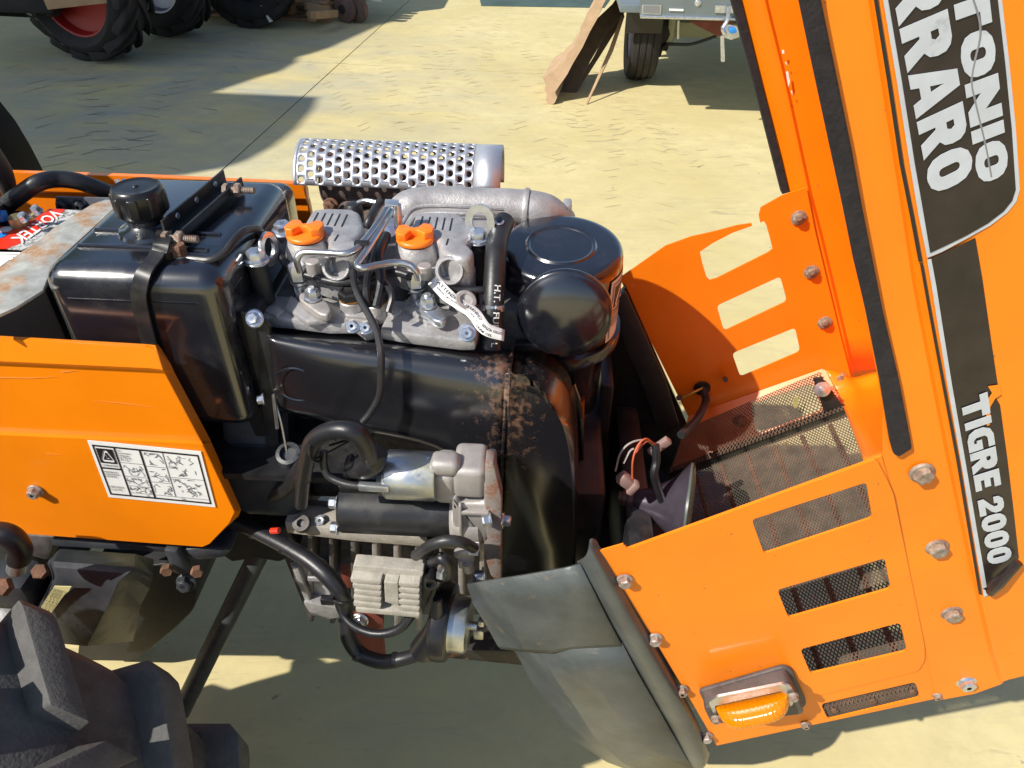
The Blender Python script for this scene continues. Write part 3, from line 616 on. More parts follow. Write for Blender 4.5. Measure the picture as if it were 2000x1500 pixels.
for _t in (stext('LOMBARDINI', .06, .415, (.145, .035)), stext('MAINTENANCE', .055, .53, (.12, .03)), stext('MANUTENZIONE', .055, .57, (.13, .03)), stext('ENTRETIEN', .055, .61, (.10, .03)),
     stext('DIESEL ENGINE', .055, .80, (.13, .035)), stext('12 LD 477/2', .055, .85, (.11, .035)), stext('OLIO', .235, .13, (.04, .03)), stext('Raccomandazioni', .235, .17, (.12, .03)), stext('multigrade', .235, .21, (.10, .03)), stext('SAE 15W-40', .235, .25, (.11, .03)), stext('API CD', .235, .29, (.09, .03)),
     stext('OIL FILTER', .665, .34, (.08, .04)), stext('FUEL FILTER', .665, .56, (.07, .04)), stext('8h', .38, .905, (.02, .03)), stext('200h', .70, .905, (.04, .03))): obj('sticker_text', _t, M_ink, stk, sharp=None)

# ---------------- far side panel, dark cowl behind it
fr = [[(-80, 331, YF), (300, 343, YF), (588, 356, YF)], [(-80, 335, YF - .012), (300, 347, YF - .012), (590, 360, YF - .012)],
      [(-80, 366, YF - .010), (300, 378, YF - .010), (598, 386, YF - .010)], [(-80, 371, YF), (300, 383, YF), (600, 391, YF)], [(-80, 560, YF), (300, 560, YF), (625, 560, YF)]]
fsp = obj('side_panel', grid(fr), M_oin, TR, sharp=None, solid=.002, label='far orange side panel seen from inside')
obj('folded_edge', grid([[(588, 356, YF), (598, 360, YF + .015)], [(590, 360, YF - .012), (602, 366, YF + .012)], [(598, 386, YF - .010), (604, 384, YF + .012)], [(600, 391, YF), (606, 389, YF + .012)], [(612, 450, YF), (618, 450, YF + .012)]]), M_oin, fsp, sharp=25, solid=.0018)
obj('rear_mudguard', prism([PY(u, v, 1.30) for u, v in rnd([(-60, 120), (-10, 185), (30, 235), (60, 285), (84, 332), (86, 352), (-60, 345)], 6)], (0, -.10, 0), .01), mat('matt_black_plastic', (.004, .004, .005), .7, spec=.15), TR)
obj('cowl_pillar', tube([PY(-30, 300, 1.02), PY(8, 345, 1.03), PY(22, 400, 1.04)], [.022, .014, .008], 12), mat('dark_brown_paint', (.03, .02, .02), .7), TR)  # pillar in one even dark brown
# ---------------- inner tray so the compartment is dark
obj('compartment_floor', box((-.62, .89, .70), (.80, .43, .01)), M_blk2, TR, sharp=None)

# ---------------- fuel tank
x0, x1 = -.557, -.350
tank = obj('fuel_tank', join(box(((x0 + x1) / 2, .836, .872), (x1 - x0, .275, .228), .026, seg=6), box((x0 + .095, .995, .888), (.17, .17, .10), .020, seg=5)), M_blk, TR, sharp=60)
obj('tank_seam', prism(bev(box(((x0 + x1) / 2, .836, .947), (x1 - x0 + .002, .277, .0022), .0), 0)[0][:0] or [Vector(p) for p in [(x0 + .03, .6975, .951), (x1 - .03, .6975, .951), (x1 + .001, .727, .951), (x1 + .001, .94, .951), (x0 - .001, .94, .951), (x0 - .001, .727, .951)]], (0, 0, -.0015)), M_blk, tank, sharp=None)
obj('tank_bead', join(*[tube([Vector((x0 + .025, y, .9862)), Vector((x1 - .03, y, .9862))], .0035, 8, smooth=False) for y in (.755, .795)]), M_blk, tank)
# moulded pad under the strap bracket
ctr = PZ(290, 447, .988)
obj('filler_neck', lathe(ctr, (0, 0, 1), [(.036, -.004), (.033, .002), (.026, .005), (.021, .010), (.0205, .030)], 40), M_blk, tank)
capb = PZ(289, 428, 1.000); capc = Vector((ctr.x, ctr.y, 1.005))
cap = obj('filler_cap', lathe(capc, (0, 0, 1), [(.023, 0), (.0262, .004)] + [(.0285, .007), (.0290, .030), (.0275, .036), (.0255, .0375), (.024, .0365), (.016, .0368), (.004, .037), (.003, .0385), (0, .039)], 12 * 4), M_pla, tank, sharp=40)
obj('cap_grips', join(*[box(capc + Vector((.0278 * math.cos(a), .0278 * math.sin(a), .019)), (.006, .0125, .025), .0029, Matrix.Rotation(a, 3, 'Z'), 4) for a in [i * math.pi / 4 + .2 for i in range(8)]]), M_pla, cap)
# strap and channel bracket
zb = .992
chan = [PZ(322, 462, zb), PZ(440, 360, zb)]
dv = (chan[1] - chan[0]).normalized(); sd = Vector((dv.y, -dv.x, 0))
base = [chan[0] + sd * .0, chan[0] + sd * .026, chan[1] + sd * .026, chan[1]]
br = obj('channel_bracket', join(prism(base, (0, 0, .003)), prism([base[0], base[0] + sd * .0025, base[3] + sd * .0025, base[3]], (0, 0, .020)), prism([base[1], base[1] - sd * .0025, base[2] - sd * .0025, base[2]], (0, 0, .012))), M_blk2, tank, sharp=None)
for t in (.2, .5, .82):
    c = chan[0].lerp(chan[1], t) + Vector((0, 0, .012)); obj('rivet', lathe(c + sd * .0025, sd, [(.004, 0), (.0035, .001), (0, .0015)], 12), M_zn, br)
for (u, v), u2 in (((352, 466), 0), ((466, 371), 0)):
    c = PZ(u, v, 1.0)
    obj('clamp_bolt', join(hexv(c + Vector((-.014, 0, 0)), (-1, 0, 0), .0080, .006), hexv(c + Vector((-.004, 0, 0)), (1, 0, 0), .0088, .007), cyl(c + Vector((-.014, 0, 0)), c + Vector((.020, 0, 0)), .0040, 14),
        *[lathe(c + Vector((.006 + k * .0022, 0, 0)), (1, 0, 0), [(.0040, 0), (.0047, .0006), (.0040, .0013)], 14) for k in range(7)]), M_rb, br)
sp_ = [PZ(470, 355, .985), PZ(440, 361, 1.006), PZ(330, 452, 1.010), PZ(316, 470, 1.003), PY(305, 500, .725), PY(283, 530, .703), PY(273, 560, .694), PY(272, 590, .692), PY(290, 665, .692), PY(330, 800, .692)]
def strap(P, wd, th, wdir):
    P = spline(P, 6); V, Fc = [], []
    for i, p in enumerate(P):
        tg = (P[min(i + 1, len(P) - 1)] - P[max(i - 1, 0)]).normalized(); wv = (Vector(wdir) - tg * tg.dot(Vector(wdir))).normalized(); n = tg.cross(wv)
        for a, b in ((-1, -1), (1, -1), (1, 1), (-1, 1)): V.append(p + wv * a * wd / 2 + n * b * th / 2)
    for i in range(len(P) - 1):
        for j in range(4): a = i * 4 + j; b = i * 4 + (j + 1) % 4; Fc.append((a, b, b + 4, a + 4))
    Fc += [(0, 1, 2, 3), tuple(range(len(V) - 4, len(V)))]; return V, Fc
obj('tank_strap', join(strap(sp_[3:], .017, .003, (1, 0, 0)), strap([PZ(322, 440, .990), PZ(318, 470, 1.004), PY(312, 492, .73)], .017, .003, (1, 0, 0))), M_blk2, tank, sharp=45)
# banjo fitting and fuel pipe
c = PZ(353, 500, .985)
bj = obj('banjo_fitting', join(hexv(c + Vector((0, 0, .004)), (0, 0, 1), .0090, .011), cyl(c - Vector((0, 0, .016)), c + Vector((0, 0, .004)), .0075, 20)), M_rust, tank)
obj('banjo_collar', join(cyl(c - Vector((0, 0, .008)), c + Vector((0, 0, .002)), .0085, 20), cyl(c + Vector((0, 0, -.003)), PZ(388, 507, .985), .004, 12)), M_znb, bj)
obj('fuel_pipe', tube([PZ(384, 507, .985), PZ(410, 508, .986), PZ(438, 494, .990), PZ(460, 466, .998), PZ(482, 449, .998), PZ(506, 450, .98), PZ(520, 478, .93)], .0048, 10), M_rub, tank)

# ---------------- battery
zb_ = .915
def BQ(u, v): return PZ(u, v, zb_)
bat = empty('battery', 'black battery with red and white printed label in the compartment behind the fuel tank', 'battery', tuple(BQ(60, 460) - Vector((0, 0, .2))))
bx = BQ(60, 460)
obj('case', box((bx.x - .06, bx.y - .02, zb_ - .09), (.30, .22, .17), .006), M_pla, bat)
obj('label_red', prism([BQ(u, v) + Vector((0, 0, .002)) for u, v in ((0, 444), (28, 446), (50, 440), (75, 425), (98, 410), (128, 411), (118, 422), (76, 452), (40, 478), (14, 488), (-60, 488), (-60, 444))], (0, 0, -.001)), M_red, bat, sharp=None)
obj('label_white', prism([BQ(u, v) + Vector((0, 0, .0015)) for u, v in ((128, 411), (165, 413), (120, 455), (44, 490), (14, 488), (40, 478), (76, 452), (118, 422))], (0, 0, -.001)), mat('label_grey_print', (.55, .55, .53), .4, stain=(.10, .10, .10), samt=.8, sscale=150, slo=.47, shi=.55), bat, sharp=None)
b0, b1, tp = BQ(126, 411), BQ(38, 476), BQ(92, 428)
B0 = BQ(134, 414); B1 = BQ(40, 475); T0_ = BQ(124, 411)
obj('label_text', text_vf('VORTEK', BQ(106, 412), BQ(22, 470), BQ(126, 422), bold=.02, up=.003), M_white, bat, sharp=None)
for (u, v, mm_) in ((13, 451, M_white), (1, 463, M_blu)):
    obj('label_seal', lathe(BQ(u, v) + Vector((0, 0, .0022)), (0, 0, 1), [(0, 0), (.0085, 0), (.0085, .0006), (0, .0006)], 24), mm_, bat)
for k, v in enumerate((494, 499, 504)): obj('rib', tube([BQ(-60, v), BQ(52 - k * 8, v + 2)], .0025, 6, smooth=False), M_pla, bat)
obj('label_strip', prism([BQ(-60, 508) + Vector((0, 0, .001)), BQ(20, 508) + Vector((0, 0, .001)), BQ(2, 521) + Vector((0, 0, .001)), BQ(-60, 524) + Vector((0, 0, .001))], (0, 0, -.001)), M_white, bat, sharp=None)
tm = PZ(32, 424, .93)
obj('terminal_clamp', join(lathe(tm, (0, 0, 1), [(.0115, -.02), (.0115, 0), (.010, .002), (0, .002)], 24), tube([PZ(44, 425, .935), PZ(58, 426, .93), PZ(66, 420, .935)], .0045, 10)), mat('brass', (.35, .28, .14), .4, .7), bat)
for u, v in ((50, 428), (75, 414)):
    c = PZ(u, v, .938); bolt('terminal_nut', c, (-.2, -.4, 1), M_zn, bat, .0065, .007, .0075)
obj('terminal_post', box(PZ(2, 422, .925), (.014, .014, .014), .003), M_blu, bat)
obj('battery_cable', tube([PZ(-40, 420, .95), PY(0, 408, .98), PY(40, 380, .99), PY(75, 357, 1.0), PY(110, 350, 1.02), PY(150, 354, 1.03), PY(185, 366, 1.04), PY(213, 377, 1.05)], .0125, 14), M_hose, TR)
obj('wing_nut', join(*[prism([PY(u, v, 1.05) for u, v in q], (0, .004, 0), .001) for q in ([(223, 352), (230, 351), (240, 365), (234, 370), (226, 366)], [(220, 374), (238, 368), (244, 376), (224, 379)])], tube([PY(236, 372, 1.055), PY(245, 353, 1.055)], .005, 12, smooth=False)), M_zn, TR)
pl = obj('hold_down_plate', prism([PY(u, v, 1.02) for u, v in ((108, 385), (222, 388), (222, 412), (112, 410))], (0, .004, 0)), mat('blue_grey_plate', (.16, .17, .20), .5, .3, var=.2), TR, sharp=None)
for u, v in ((125, 399), (158, 400)): bolt('bolt', PY(u, v, 1.02), (0, -1, 0), M_cast, pl, .009, .008, .012)
# galvanised cross strap with rust
gz = .948
gp_ = [(206, 389), (230, 391), (236, 420), (180, 462), (140, 492), (106, 518), (92, 545), (84, 566), (30, 600), (-60, 640), (-60, 560), (0, 521), (40, 492), (76, 468), (108, 442), (150, 416), (180, 398)]
obj('cross_strap', zprism(gp_, gz, .004, .0012), M_galv, TR, sharp=30)
# ================================================================== ENGINE
eng = obj('engine_block', join(box((-.16, .90, .72), (.36, .22, .36), .01), box((-.12, .90, .56), (.30, .26, .12), .02)), M_alug, TR)
# bell housing and dark plates behind the tank
obj('bell_housing', join(cyl((-.42, .90, .66), (-.33, .90, .66), .175, 40, .01), box((-.52, .89, .62), (.30, .22, .22), .02)), M_cast, TR)
obj('rear_plate', join(prism([PY(u, v, .735) for u, v in ((424, 600), (498, 612), (560, 900), (520, 905), (470, 790), (440, 700))], (0, .20, 0), .004), prism([PY(u, v, .725) for u, v in ((497, 615), (527, 640), (545, 870), (520, 890))], (0, .01, 0), .002)), M_blk2, TR)
obj('gear_cover', lathe(PY(480, 900, .80), (0, -1, 0), [(0, .03), (.05, .03), (.065, .02), (.075, 0), (.075, -.08)], 36), M_cast, TR)
obj('dipstick_boss', join(lathe(PY(562, 885, .70), (0, -.45, 1), [(.020, -.05), (.017, -.01), (.016, .0), (.011, .001), (.010, -.006), (0, -.006)], 24), box(PY(520, 930, .735), (.10, .05, .13), .02)), M_cast, TR)
obj('dipstick', join(tube([PY(560, 882, .69), PY(548, 820, .70), PY(534, 775, .712)], .0016, 8), prism([PY(u, v, .700) for u, v in rnd([(530, 772), (536, 771), (545, 838), (538, 839)], 3)], (0, .003, 0), .001)), M_znb, TR)
bolt('bolt', PY(516, 779, .715), (-1, -.3, 0), M_zn, eng, .006, .006, .008)

# cylinder heads
YHd = .80
def head(px, z=.900, th=.016): return zprism(px, z, th, .003)
h1 = obj('cylinder_head', join(head([(498, 608), (512, 590), (520, 560), (545, 550), (552, 470), (728, 470), (735, 560), (726, 600), (742, 640), (712, 646), (694, 632), (640, 632), (560, 622), (500, 618)]),
     *[zprism([(520, 540), (560, 470), (940, 470), (940, 560)], .882 - .010 * k, .005) for k in range(4)]), M_alu, TR, sharp=30)
h2 = obj('cylinder_head', join(head([(742, 642), (760, 606), (772, 560), (780, 475), (932, 475), (938, 560), (944, 600), (935, 640), (928, 664), (898, 664), (800, 652)])), M_alu, TR, sharp=30)
for hd, dx in ((h1, 0), (h2, 232)):
    # ribs and pockets of the casting
    for _r in (zprism([(556 + dx, 600), (568 + dx, 575), (600 + dx, 600), (640 + dx, 625), (600 + dx, 628)], .906, .008, .002), zprism([(516 + dx, 606), (540 + dx, 596), (556 + dx, 606), (540 + dx, 616)], .904, .006, .002),
         zprism([(700 + dx, 560), (735 + dx, 556), (725 + dx, 585), (705 + dx, 590)], .906, .008, .002)): obj('casting_rib', _r, M_alu, hd, sharp=30)
obj('head_gap', zprism([(728, 470), (780, 470), (772, 560), (742, 640), (722, 600)], .888, .01), M_cast, TR, sharp=None)
# small clutter between the covers
obj('cross_hoses', join(tube([PZ(735, 600, .93), PZ(745, 550, .95), PZ(740, 500, .97), PZ(755, 460, .97)], .006, 10), tube([PZ(720, 600, .93), PZ(716, 560, .95), PZ(728, 500, .955), PZ(750, 430, .96)], .005, 10),
    tube([PZ(758, 610, .93), PZ(765, 575, .945), PZ(745, 540, .95)], .004, 8)), M_hose, TR)

# rocker covers
def rocker(du, lab):
    f = (PY(655, 520, .79)); dx = Vector((PY(655 + du, 525, .79).x - f.x, 0, 0))
    zt = .975
    body = zprism([(610, 408), (640, 405), (688, 406), (704, 414), (712, 440), (706, 456), (694, 464), (707, 480), (700, 492), (678, 496), (652, 490), (640, 478), (642, 460), (618, 452), (597, 446), (594, 436)], zt, .080, .007, seg=3, taper=1.05)
    low = zprism([(600, 450), (710, 440), (716, 520), (704, 532), (650, 534), (610, 520)], .945, .04, .006, seg=3, r=8)
    b = obj('rocker_cover', shift(join(body, low), dx), M_alu, TR, sharp=50, label=lab)
    fc = PZ(599, 468, .967) + dx
    obj('filler_boss', lathe(fc - Vector((0, 0, .05)), (0, 0, 1), [(.030, 0), (.029, .02), (.027, .040), (.025, .046), (.022, .052)], 40), M_alu, b)
    # orange twist cap: disc with an S shaped grip
    c = fc + Vector((0, 0, .004)); q = []
    gp2 = [(-.026, .004), (-.023, .014), (-.012, .016), (-.004, .006), (.004, .008), (.011, .019), (.022, .017), (.027, .006), (.026, -.006), (.014, -.012), (.004, -.001), (-.006, -.002), (-.012, -.015), (-.023, -.014), (-.027, -.006)]
    rot = Matrix.Rotation(-.10 if du == 0 else .10, 3, 'Z')
    obj('oil_filler_cap', join(lathe(c, (0, 0, 1), [(.0225, 0), (.0235, .002), (.0225, .005), (.020, .006), (0, .006)], 32), prism([c + rot @ Vector((x * .86, y * .92, .0155)) for x, y in gp2], (0, 0, -.011), .0018, 3)), M_cap, b, sharp=50)
    # cross drilled boss
    bc = PY(656, 521, .778) + dx
    obj('plug_boss', join(lathe(bc, (0, -.9, .45), [(.021, -.030), (.0175, -.002), (.0162, 0), (.0135, 0), (.0128, -.001)], 32, closed_ends=False), lathe(bc, (0, -.9, .45), [(.0128, -.001), (.0120, -.016), (.007, -.018), (0, -.018)], 32, closed_ends=False)), M_alu, b)
    gz_ = zt + .0006
    sl = []
    for k in range(5):
        a, e = PZ(622 + k * 14.2, 415 + k * .9, gz_) + dx, PZ(611 + k * 14.2, 436 + k * 1.6, gz_) + dx
        sl.append(prism([a + Vector((-.0009, 0, 0)), a + Vector((.0009, 0, 0)), e + Vector((.0009, 0, 0)), e + Vector((-.0009, 0, 0))], (0, 0, -.002)))
    a, e = PZ(661, 458, gz_) + dx, PZ(654, 470, gz_) + dx
    sl.append(prism([a + Vector((-.0009, 0, 0)), a + Vector((.0009, 0, 0)), e + Vector((.0009, 0, 0)), e + Vector((-.0009, 0, 0))], (0, 0, -.002)))
    for s_ in sl: obj('groove_stripe', s_, M_ink, b, sharp=None)  # proud black strips for the grooves, their shade put into the colour
    # cap screw in front of the cover
    sc = PZ(612, 518, .952) + dx
    obj('cap_screw', join(cyl(sc - Vector((0, 0, .012)), sc + Vector((0, 0, .006)), .0085, 20, .001), ), M_alud, b)
    return dx
DX = rocker(0, 'left rocker cover under an orange filler cap')
rocker(218, 'right rocker cover beside the lifting eye')

# injectors, clamps, pressure pipes
for du, dv_ in ((0, 0), (225, 13)):
    a = PZ(589 + du, 574 + dv_, .908); up = Vector((0.02, -.05, 1)).normalized()
    inj = obj('injector', join(cyl(a - up * .01, a + up * .018, .0075, 20), lathe(a + up * .014, up, [(.0075, 0), (.0105, .004), (.0105, .007)], 24)), M_zn, TR)
    obj('union_nut', hexv(a + up * .024, up, .0118, .019, .2), M_zn, inj)
    cl = None
    pxs = [(584, 573), (598, 568), (620, 574), (642, 592), (648, 606), (640, 615), (624, 613), (600, 596), (584, 583)]
    obj('injector_clamp', zprism([(u + du, v + dv_) for u, v in pxs], .918, .011, .0025, r=8, seg=3), M_alud if du == 0 else M_zn, inj)
    st = PZ(611 + du, 583 + dv_, .919)
    obj('clamp_nut', join(lathe(st, (0, 0, 1), [(.0110, 0), (.0105, .002), (.008, .003)], 24), hexv(st + Vector((0, 0, .002)), (0, 0, 1), .0090, .011, .4), cyl(st, st + Vector((0, 0, .016)), .0048, 16, .001)), M_zn, inj)
pz_ = lambda u, v, z: PZ(u, v, z)
pp = obj('pressure_pipe', tube([pz_(586, 530, .955), pz_(580, 508, .972), pz_(592, 494, .980), pz_(630, 494, .982), pz_(670, 496, .984), pz_(694, 488, .986), pz_(710, 472, .988), pz_(735, 440, .992), pz_(760, 400, .998)], .0042, 12), M_st, TR, label='left steel injector pipe')
obj('pressure_pipe', tube([pz_(817, 545, .955), pz_(812, 528, .968), pz_(796, 516, .974), pz_(770, 513, .976), pz_(738, 518, .978), pz_(708, 524, .980), pz_(698, 516, .981), pz_(712, 495, .984), pz_(738, 455, .988), pz_(764, 412, .992)], .0042, 12), M_st, TR, label='right steel injector pipe')
obj('pipe_clip', box(pz_(707, 478, .988), (.018, .008, .010), .002), M_ink, pp)
# bracket at the top of the pipes
obj('pipe_bracket', join(zprism([(752, 388), (779, 389), (777, 401), (751, 399)], 1.012, .003, .001), prism([pz_(768, 400, 1.010), pz_(779, 400, 1.010), pz_(779, 390, 1.010)], (0, 0, -.07)), cyl(pz_(775, 400, 1.008), pz_(775, 400, 1.008) - Vector((0, 0, .075)), .0055, 14)), M_zn, TR)
obj('bracket_nut', join(hexv(pz_(762, 452, .955), (0, -.2, 1), .014, .014), cyl(pz_(762, 452, .955), pz_(762, 452, .975), .007, 14)), M_zn, TR)
obj('vent_hose', tube([pz_(745, 392, .985), pz_(735, 405, .98), pz_(722, 428, .975), pz_(716, 446, .965)], .0055, 12), M_rub, TR)
obj('small_pipe', tube([pz_(700, 396, .97), pz_(715, 392, .975), pz_(735, 396, .975)], .0035, 10), M_st, TR)
obj('rubber_cap', lathe(pz_(690, 406, .96), (0, 0, 1), [(.013, -.02), (.013, 0), (.009, .006), (0, .008)], 20), M_rub, TR)
obj('return_hose', tube([pz_(528, 458, .96), pz_(540, 478, .955), pz_(556, 512, .945), pz_(578, 530, .94), pz_(620, 543, .938), pz_(660, 552, .938), pz_(700, 548, .94), pz_(740, 537, .945), pz_(775, 532, .95), pz_(803, 540, .95)], .0052, 12), M_hose, TR)
obj('return_hose', tube([pz_(862, 560, .94), pz_(900, 566, .935), pz_(945, 566, .935), pz_(975, 560, .93)], .0045, 12), M_hose, TR)
# oil switches between the injectors
for u, v in ((686, 592), (736, 597)):
    c = pz_(u, v, .908)
    sw = obj('threaded_boss', cyl(c - Vector((0, 0, .02)), c + Vector((0, 0, .006)), .014, 24, .002), M_alu, TR)
    obj('copper_washer', cyl(c + Vector((0, 0, .006)), c + Vector((0, 0, .008)), .0135, 24), mat('copper', (.6, .28, .06), .35, .8) if 'copper' not in MATS else MATS['copper'], sw)
    obj('hex_plug', join(hexv(c + Vector((0, 0, .008)), (0, 0, 1), .0145, .010, .3), hexv(c + Vector((0, 0, .018)), (0, 0, 1), .008, .008, .1)), M_blk2, sw)
# twin bolt tab and corner bolts on the shroud edge
YS = .735
tab = obj('joint_tab', yprism(rnd([(672, 622), (735, 628), (737, 650), (673, 646)], 5), YS - .012, .006, .001), M_alud, TR)
for u, v in ((690, 636), (716, 639)): bolt('bolt', PY(u, v, YS - .012), (0, -.85, .5), M_zn, tab, .0068, .006, .0095)
for u, v in ((497, 622), (913, 650)): bolt('bolt', PY(u, v, YS - .008), (0, -.85, .5), M_zn, eng, .0075, .007, .0115)
# lifting eyes and the tall studs
def eye(c, nrm, R, r, th, mt, nm='lifting_eye', stretch=1.25):
    Rm = frame(nrm, (0, 0, 1)); n = 28
    o = [Vector(c) + Rm @ Vector((R * stretch * math.cos(2 * math.pi * i / n), R * math.sin(2 * math.pi * i / n), 0)) for i in range(n)]
    h = [Vector(c) + Rm @ Vector((r * 1.35 * math.cos(2 * math.pi * i / 20) + .002, r * math.sin(2 * math.pi * i / 20), 0)) for i in range(20)]
    return obj(nm, sheet(o, [h], Vector(nrm).normalized() * th), mt, TR, sharp=40)
eye(pz_(938, 434, .985), (-.10, -1, .15), .0190, .0095, .005, M_zn)
eye(PZ(522, 486, .965), (1, -.28, .05), .0175, .0095, .004, M_zn)
for (u, v, du, lab) in ((502, 512, 0, 'left'), (933, 472, 0, 'right')):
    c = pz_(u, v, .962 if u > 600 else .957)
    sb = obj('tall_stud', join(cyl(c - Vector((0, 0, .055)), c, .0120, 24, .001)), M_rub, TR)
    obj('washer', cyl(c, c + Vector((0, 0, .003)), .0150, 28, .001), M_zn, sb)
    obj('stud_nut', join(lathe(c + Vector((0, 0, .003)), (0, 0, 1), [(.0145, 0), (.014, .002), (.010, .003)], 24), hexv(c + Vector((0, 0, .005)), (0, 0, 1), .0110, .011, .25)), M_zn, sb)
bolt('bolt', pz_(554, 452, .96), (0, -.1, 1), M_zn, eng, .011, .010, .016)
# aluminium boss at the right of the head
obj('pipe_union', join(cyl(pz_(908, 590, .915), pz_(908, 590, .932), .014, 24, .002), lathe(pz_(908, 590, .932), (.4, -.5, 1), [(.012, 0), (.012, .006), (.008, .006), (.007, .001), (0, .001)], 24)), M_alud, TR)

# paper warning tag on the right injector
tagp = [(845, 546), (872, 575), (895, 592), (925, 612), (948, 642), (985, 655)]
V, Fc = [], []
tz = [.945, .940, .934, .928, .918, .908]
P_ = spline([PZ(u, v, z) for (u, v), z in zip(tagp, tz)], 5)
for i, p in enumerate(P_):
    tg = (P_[min(i + 1, len(P_) - 1)] - P_[max(i - 1, 0)]).normalized(); wv = Vector((0.1, .75, .45)); wv = (wv - tg * tg.dot(wv)).normalized(); tw = math.sin(i * .42) * .16
    wv = Matrix.Rotation(tw, 3, tg) @ wv; V += [p - wv * .0078, p + wv * .0078]
Fc = [(2 * i, 2 * i + 1, 2 * i + 3, 2 * i + 2) for i in range(len(P_) - 1)]
tagt = obj('warning_tag', (V, Fc), M_white, label='crumpled white paper warning tag hanging from the right injector', cat='paper tag', sharp=60, solid=.0003)
def on_tag(s, a, b, h, off):   # lettering that follows the strip
    cu = D.curves.new('t', 'FONT'); cu.body = s; cu.offset = .012; cu.resolution_u = 2; to = D.objects.new('t', cu); me = D.meshes.new_from_object(to)
    vs = [v.co.copy() for v in me.vertices]; fs = [tuple(p.vertices) for p in me.polygons]; D.objects.remove(to); D.meshes.remove(me); D.curves.remove(cu)
    mx = max(v.x for v in vs); out = []
    for v in vs:
        t = (a + (b - a) * v.x / mx) * (len(P_) - 1); i = min(int(t), len(P_) - 2); f = t - i
        lo = V[2 * i].lerp(V[2 * i + 2], f); hi = V[2 * i + 1].lerp(V[2 * i + 3], f); g = off + v.y * h
        n = (V[2 * i + 2] - V[2 * i]).cross(V[2 * i + 1] - V[2 * i]).normalized()
        if n.dot(CAM - lo) < 0: n = -n
        out.append(lo.lerp(hi, g) + n * .0006)
    return out, fs
obj('tag_text', join(on_tag('ATTENZIONE:', .05, .46, .34, .58), on_tag('WARNING!', .48, .70, .34, .55), on_tag('SENZA OLIO', .74, .98, .32, .45), on_tag('SERRARE A MOTORE FREDDO', .08, .45, .2, .30), on_tag('CHECK OIL BEFORE START', .48, .70, .2, .26), on_tag('OHNE OEL', .72, .88, .28, .08)), M_ink, tagt, sharp=None)

# ---------------- wiring over the shroud
obj('sender_wire', tube([pz_(690, 530, .955), pz_(693, 560, .95), pz_(706, 590, .94), pz_(722, 618, .93), PY(736, 650, .700), PY(744, 690, .680), PY(744, 740, .672), PY(740, 775, .668), PY(724, 805, .664), PY(708, 824, .66)], .0042, 10), M_rub, TR)
# ---------------- fuel hose with lettering
fh_ = [pz_(985, 432, .975), pz_(974, 460, .97), pz_(968, 500, .96), pz_(965, 560, .935), pz_(962, 620, .905), pz_(958, 680, .87)]
hs = obj('fuel_hose', tube(fh_, .0135, 18), M_rub, TR)
obj('hose_clip', join(*[tube([PZ(975 + 8 * math.cos(a), 432 + 6 * math.sin(a), .985) for a in (0, 1, 2, 3)], .0015, 6), lathe(fh_[0] - Vector((0, 0, .006)), (.2, .4, .7), [(.0145, 0), (.0145, .006)], 20, closed_ends=False)]), M_zn, hs)
hp = spline(fh_, 12); i0, i1 = 27, 55
def hose_text(s, a, b, h=.011):
    cu = D.curves.new('t', 'FONT'); cu.body = s; cu.offset = .01; cu.resolution_u = 2; to = D.objects.new('t', cu); me = D.meshes.new_from_object(to)
    vs = [v.co.copy() for v in me.vertices]; fs = [tuple(p.vertices) for p in me.polygons]; D.objects.remove(to); D.meshes.remove(me); D.curves.remove(cu); mx = max(v.x for v in vs); out = []
    for v in vs:
        t = a + (b - a) * v.x / mx; i = int(t); p = hp[i].lerp(hp[i + 1], t - i); tg = (hp[i + 1] - hp[i]).normalized()
        toc = (CAM - p); toc = (toc - tg * toc.dot(tg)).normalized(); sd_ = tg.cross(toc)
        if sd_.x < 0: sd_ = -sd_
        g = (v.y - .35) * h + .0045; aa = g / .0135; out.append(p + toc * math.cos(aa) * .0139 + sd_ * math.sin(aa) * .0139)
    return out, fs
obj('hose_text', hose_text('H.T. - FUEL   L', 36, 58.5), M_white, hs, sharp=None)

# ---------------- intake manifold and exhaust
mz = .942
man = obj('intake_manifold', join(tube([pz_(770, 430, mz), pz_(800, 408, mz + .01), pz_(850, 400, mz + .012), pz_(930, 402, mz + .012), pz_(1010, 406, mz + .01), pz_(1062, 414, mz + .005), pz_(1100, 436, mz - .02)], [.020, .026, .026, .025, .026, .026, .022], 20),
    zprism([(775, 455), (800, 404), (960, 404), (990, 440)], mz + .018, .035, .008, seg=3)), M_alu, TR, sharp=60)
obj('manifold_bead', join(tube([pz_(783, 440, mz + .022), pz_(815, 405, mz + .032), pz_(900, 403, mz + .034), pz_(985, 408, mz + .03)], .003, 8), tube([pz_(790, 452, mz + .015), pz_(820, 420, mz + .026), pz_(900, 418, mz + .028), pz_(960, 422, mz + .024)], .003, 8)), M_alu, man)
obj('manifold_collar', lathe(pz_(1026, 408, mz + .009), (1, -.05, -.05), [(.0285, -.003), (.0295, 0), (.0285, .004)], 28), M_alu, man)
obj('manifold_flange', box(pz_(1108, 407, mz + .002), (.012, .024, .022), .003), M_alu, man)
gy = YF + .02
G0 = PY(588, 300, gy); 
ga = PY(590, 340, gy); gb = PY(981, 360, gy)
axm = Vector((gb.x - ga.x, 0, -.002)); L_ = axm.length
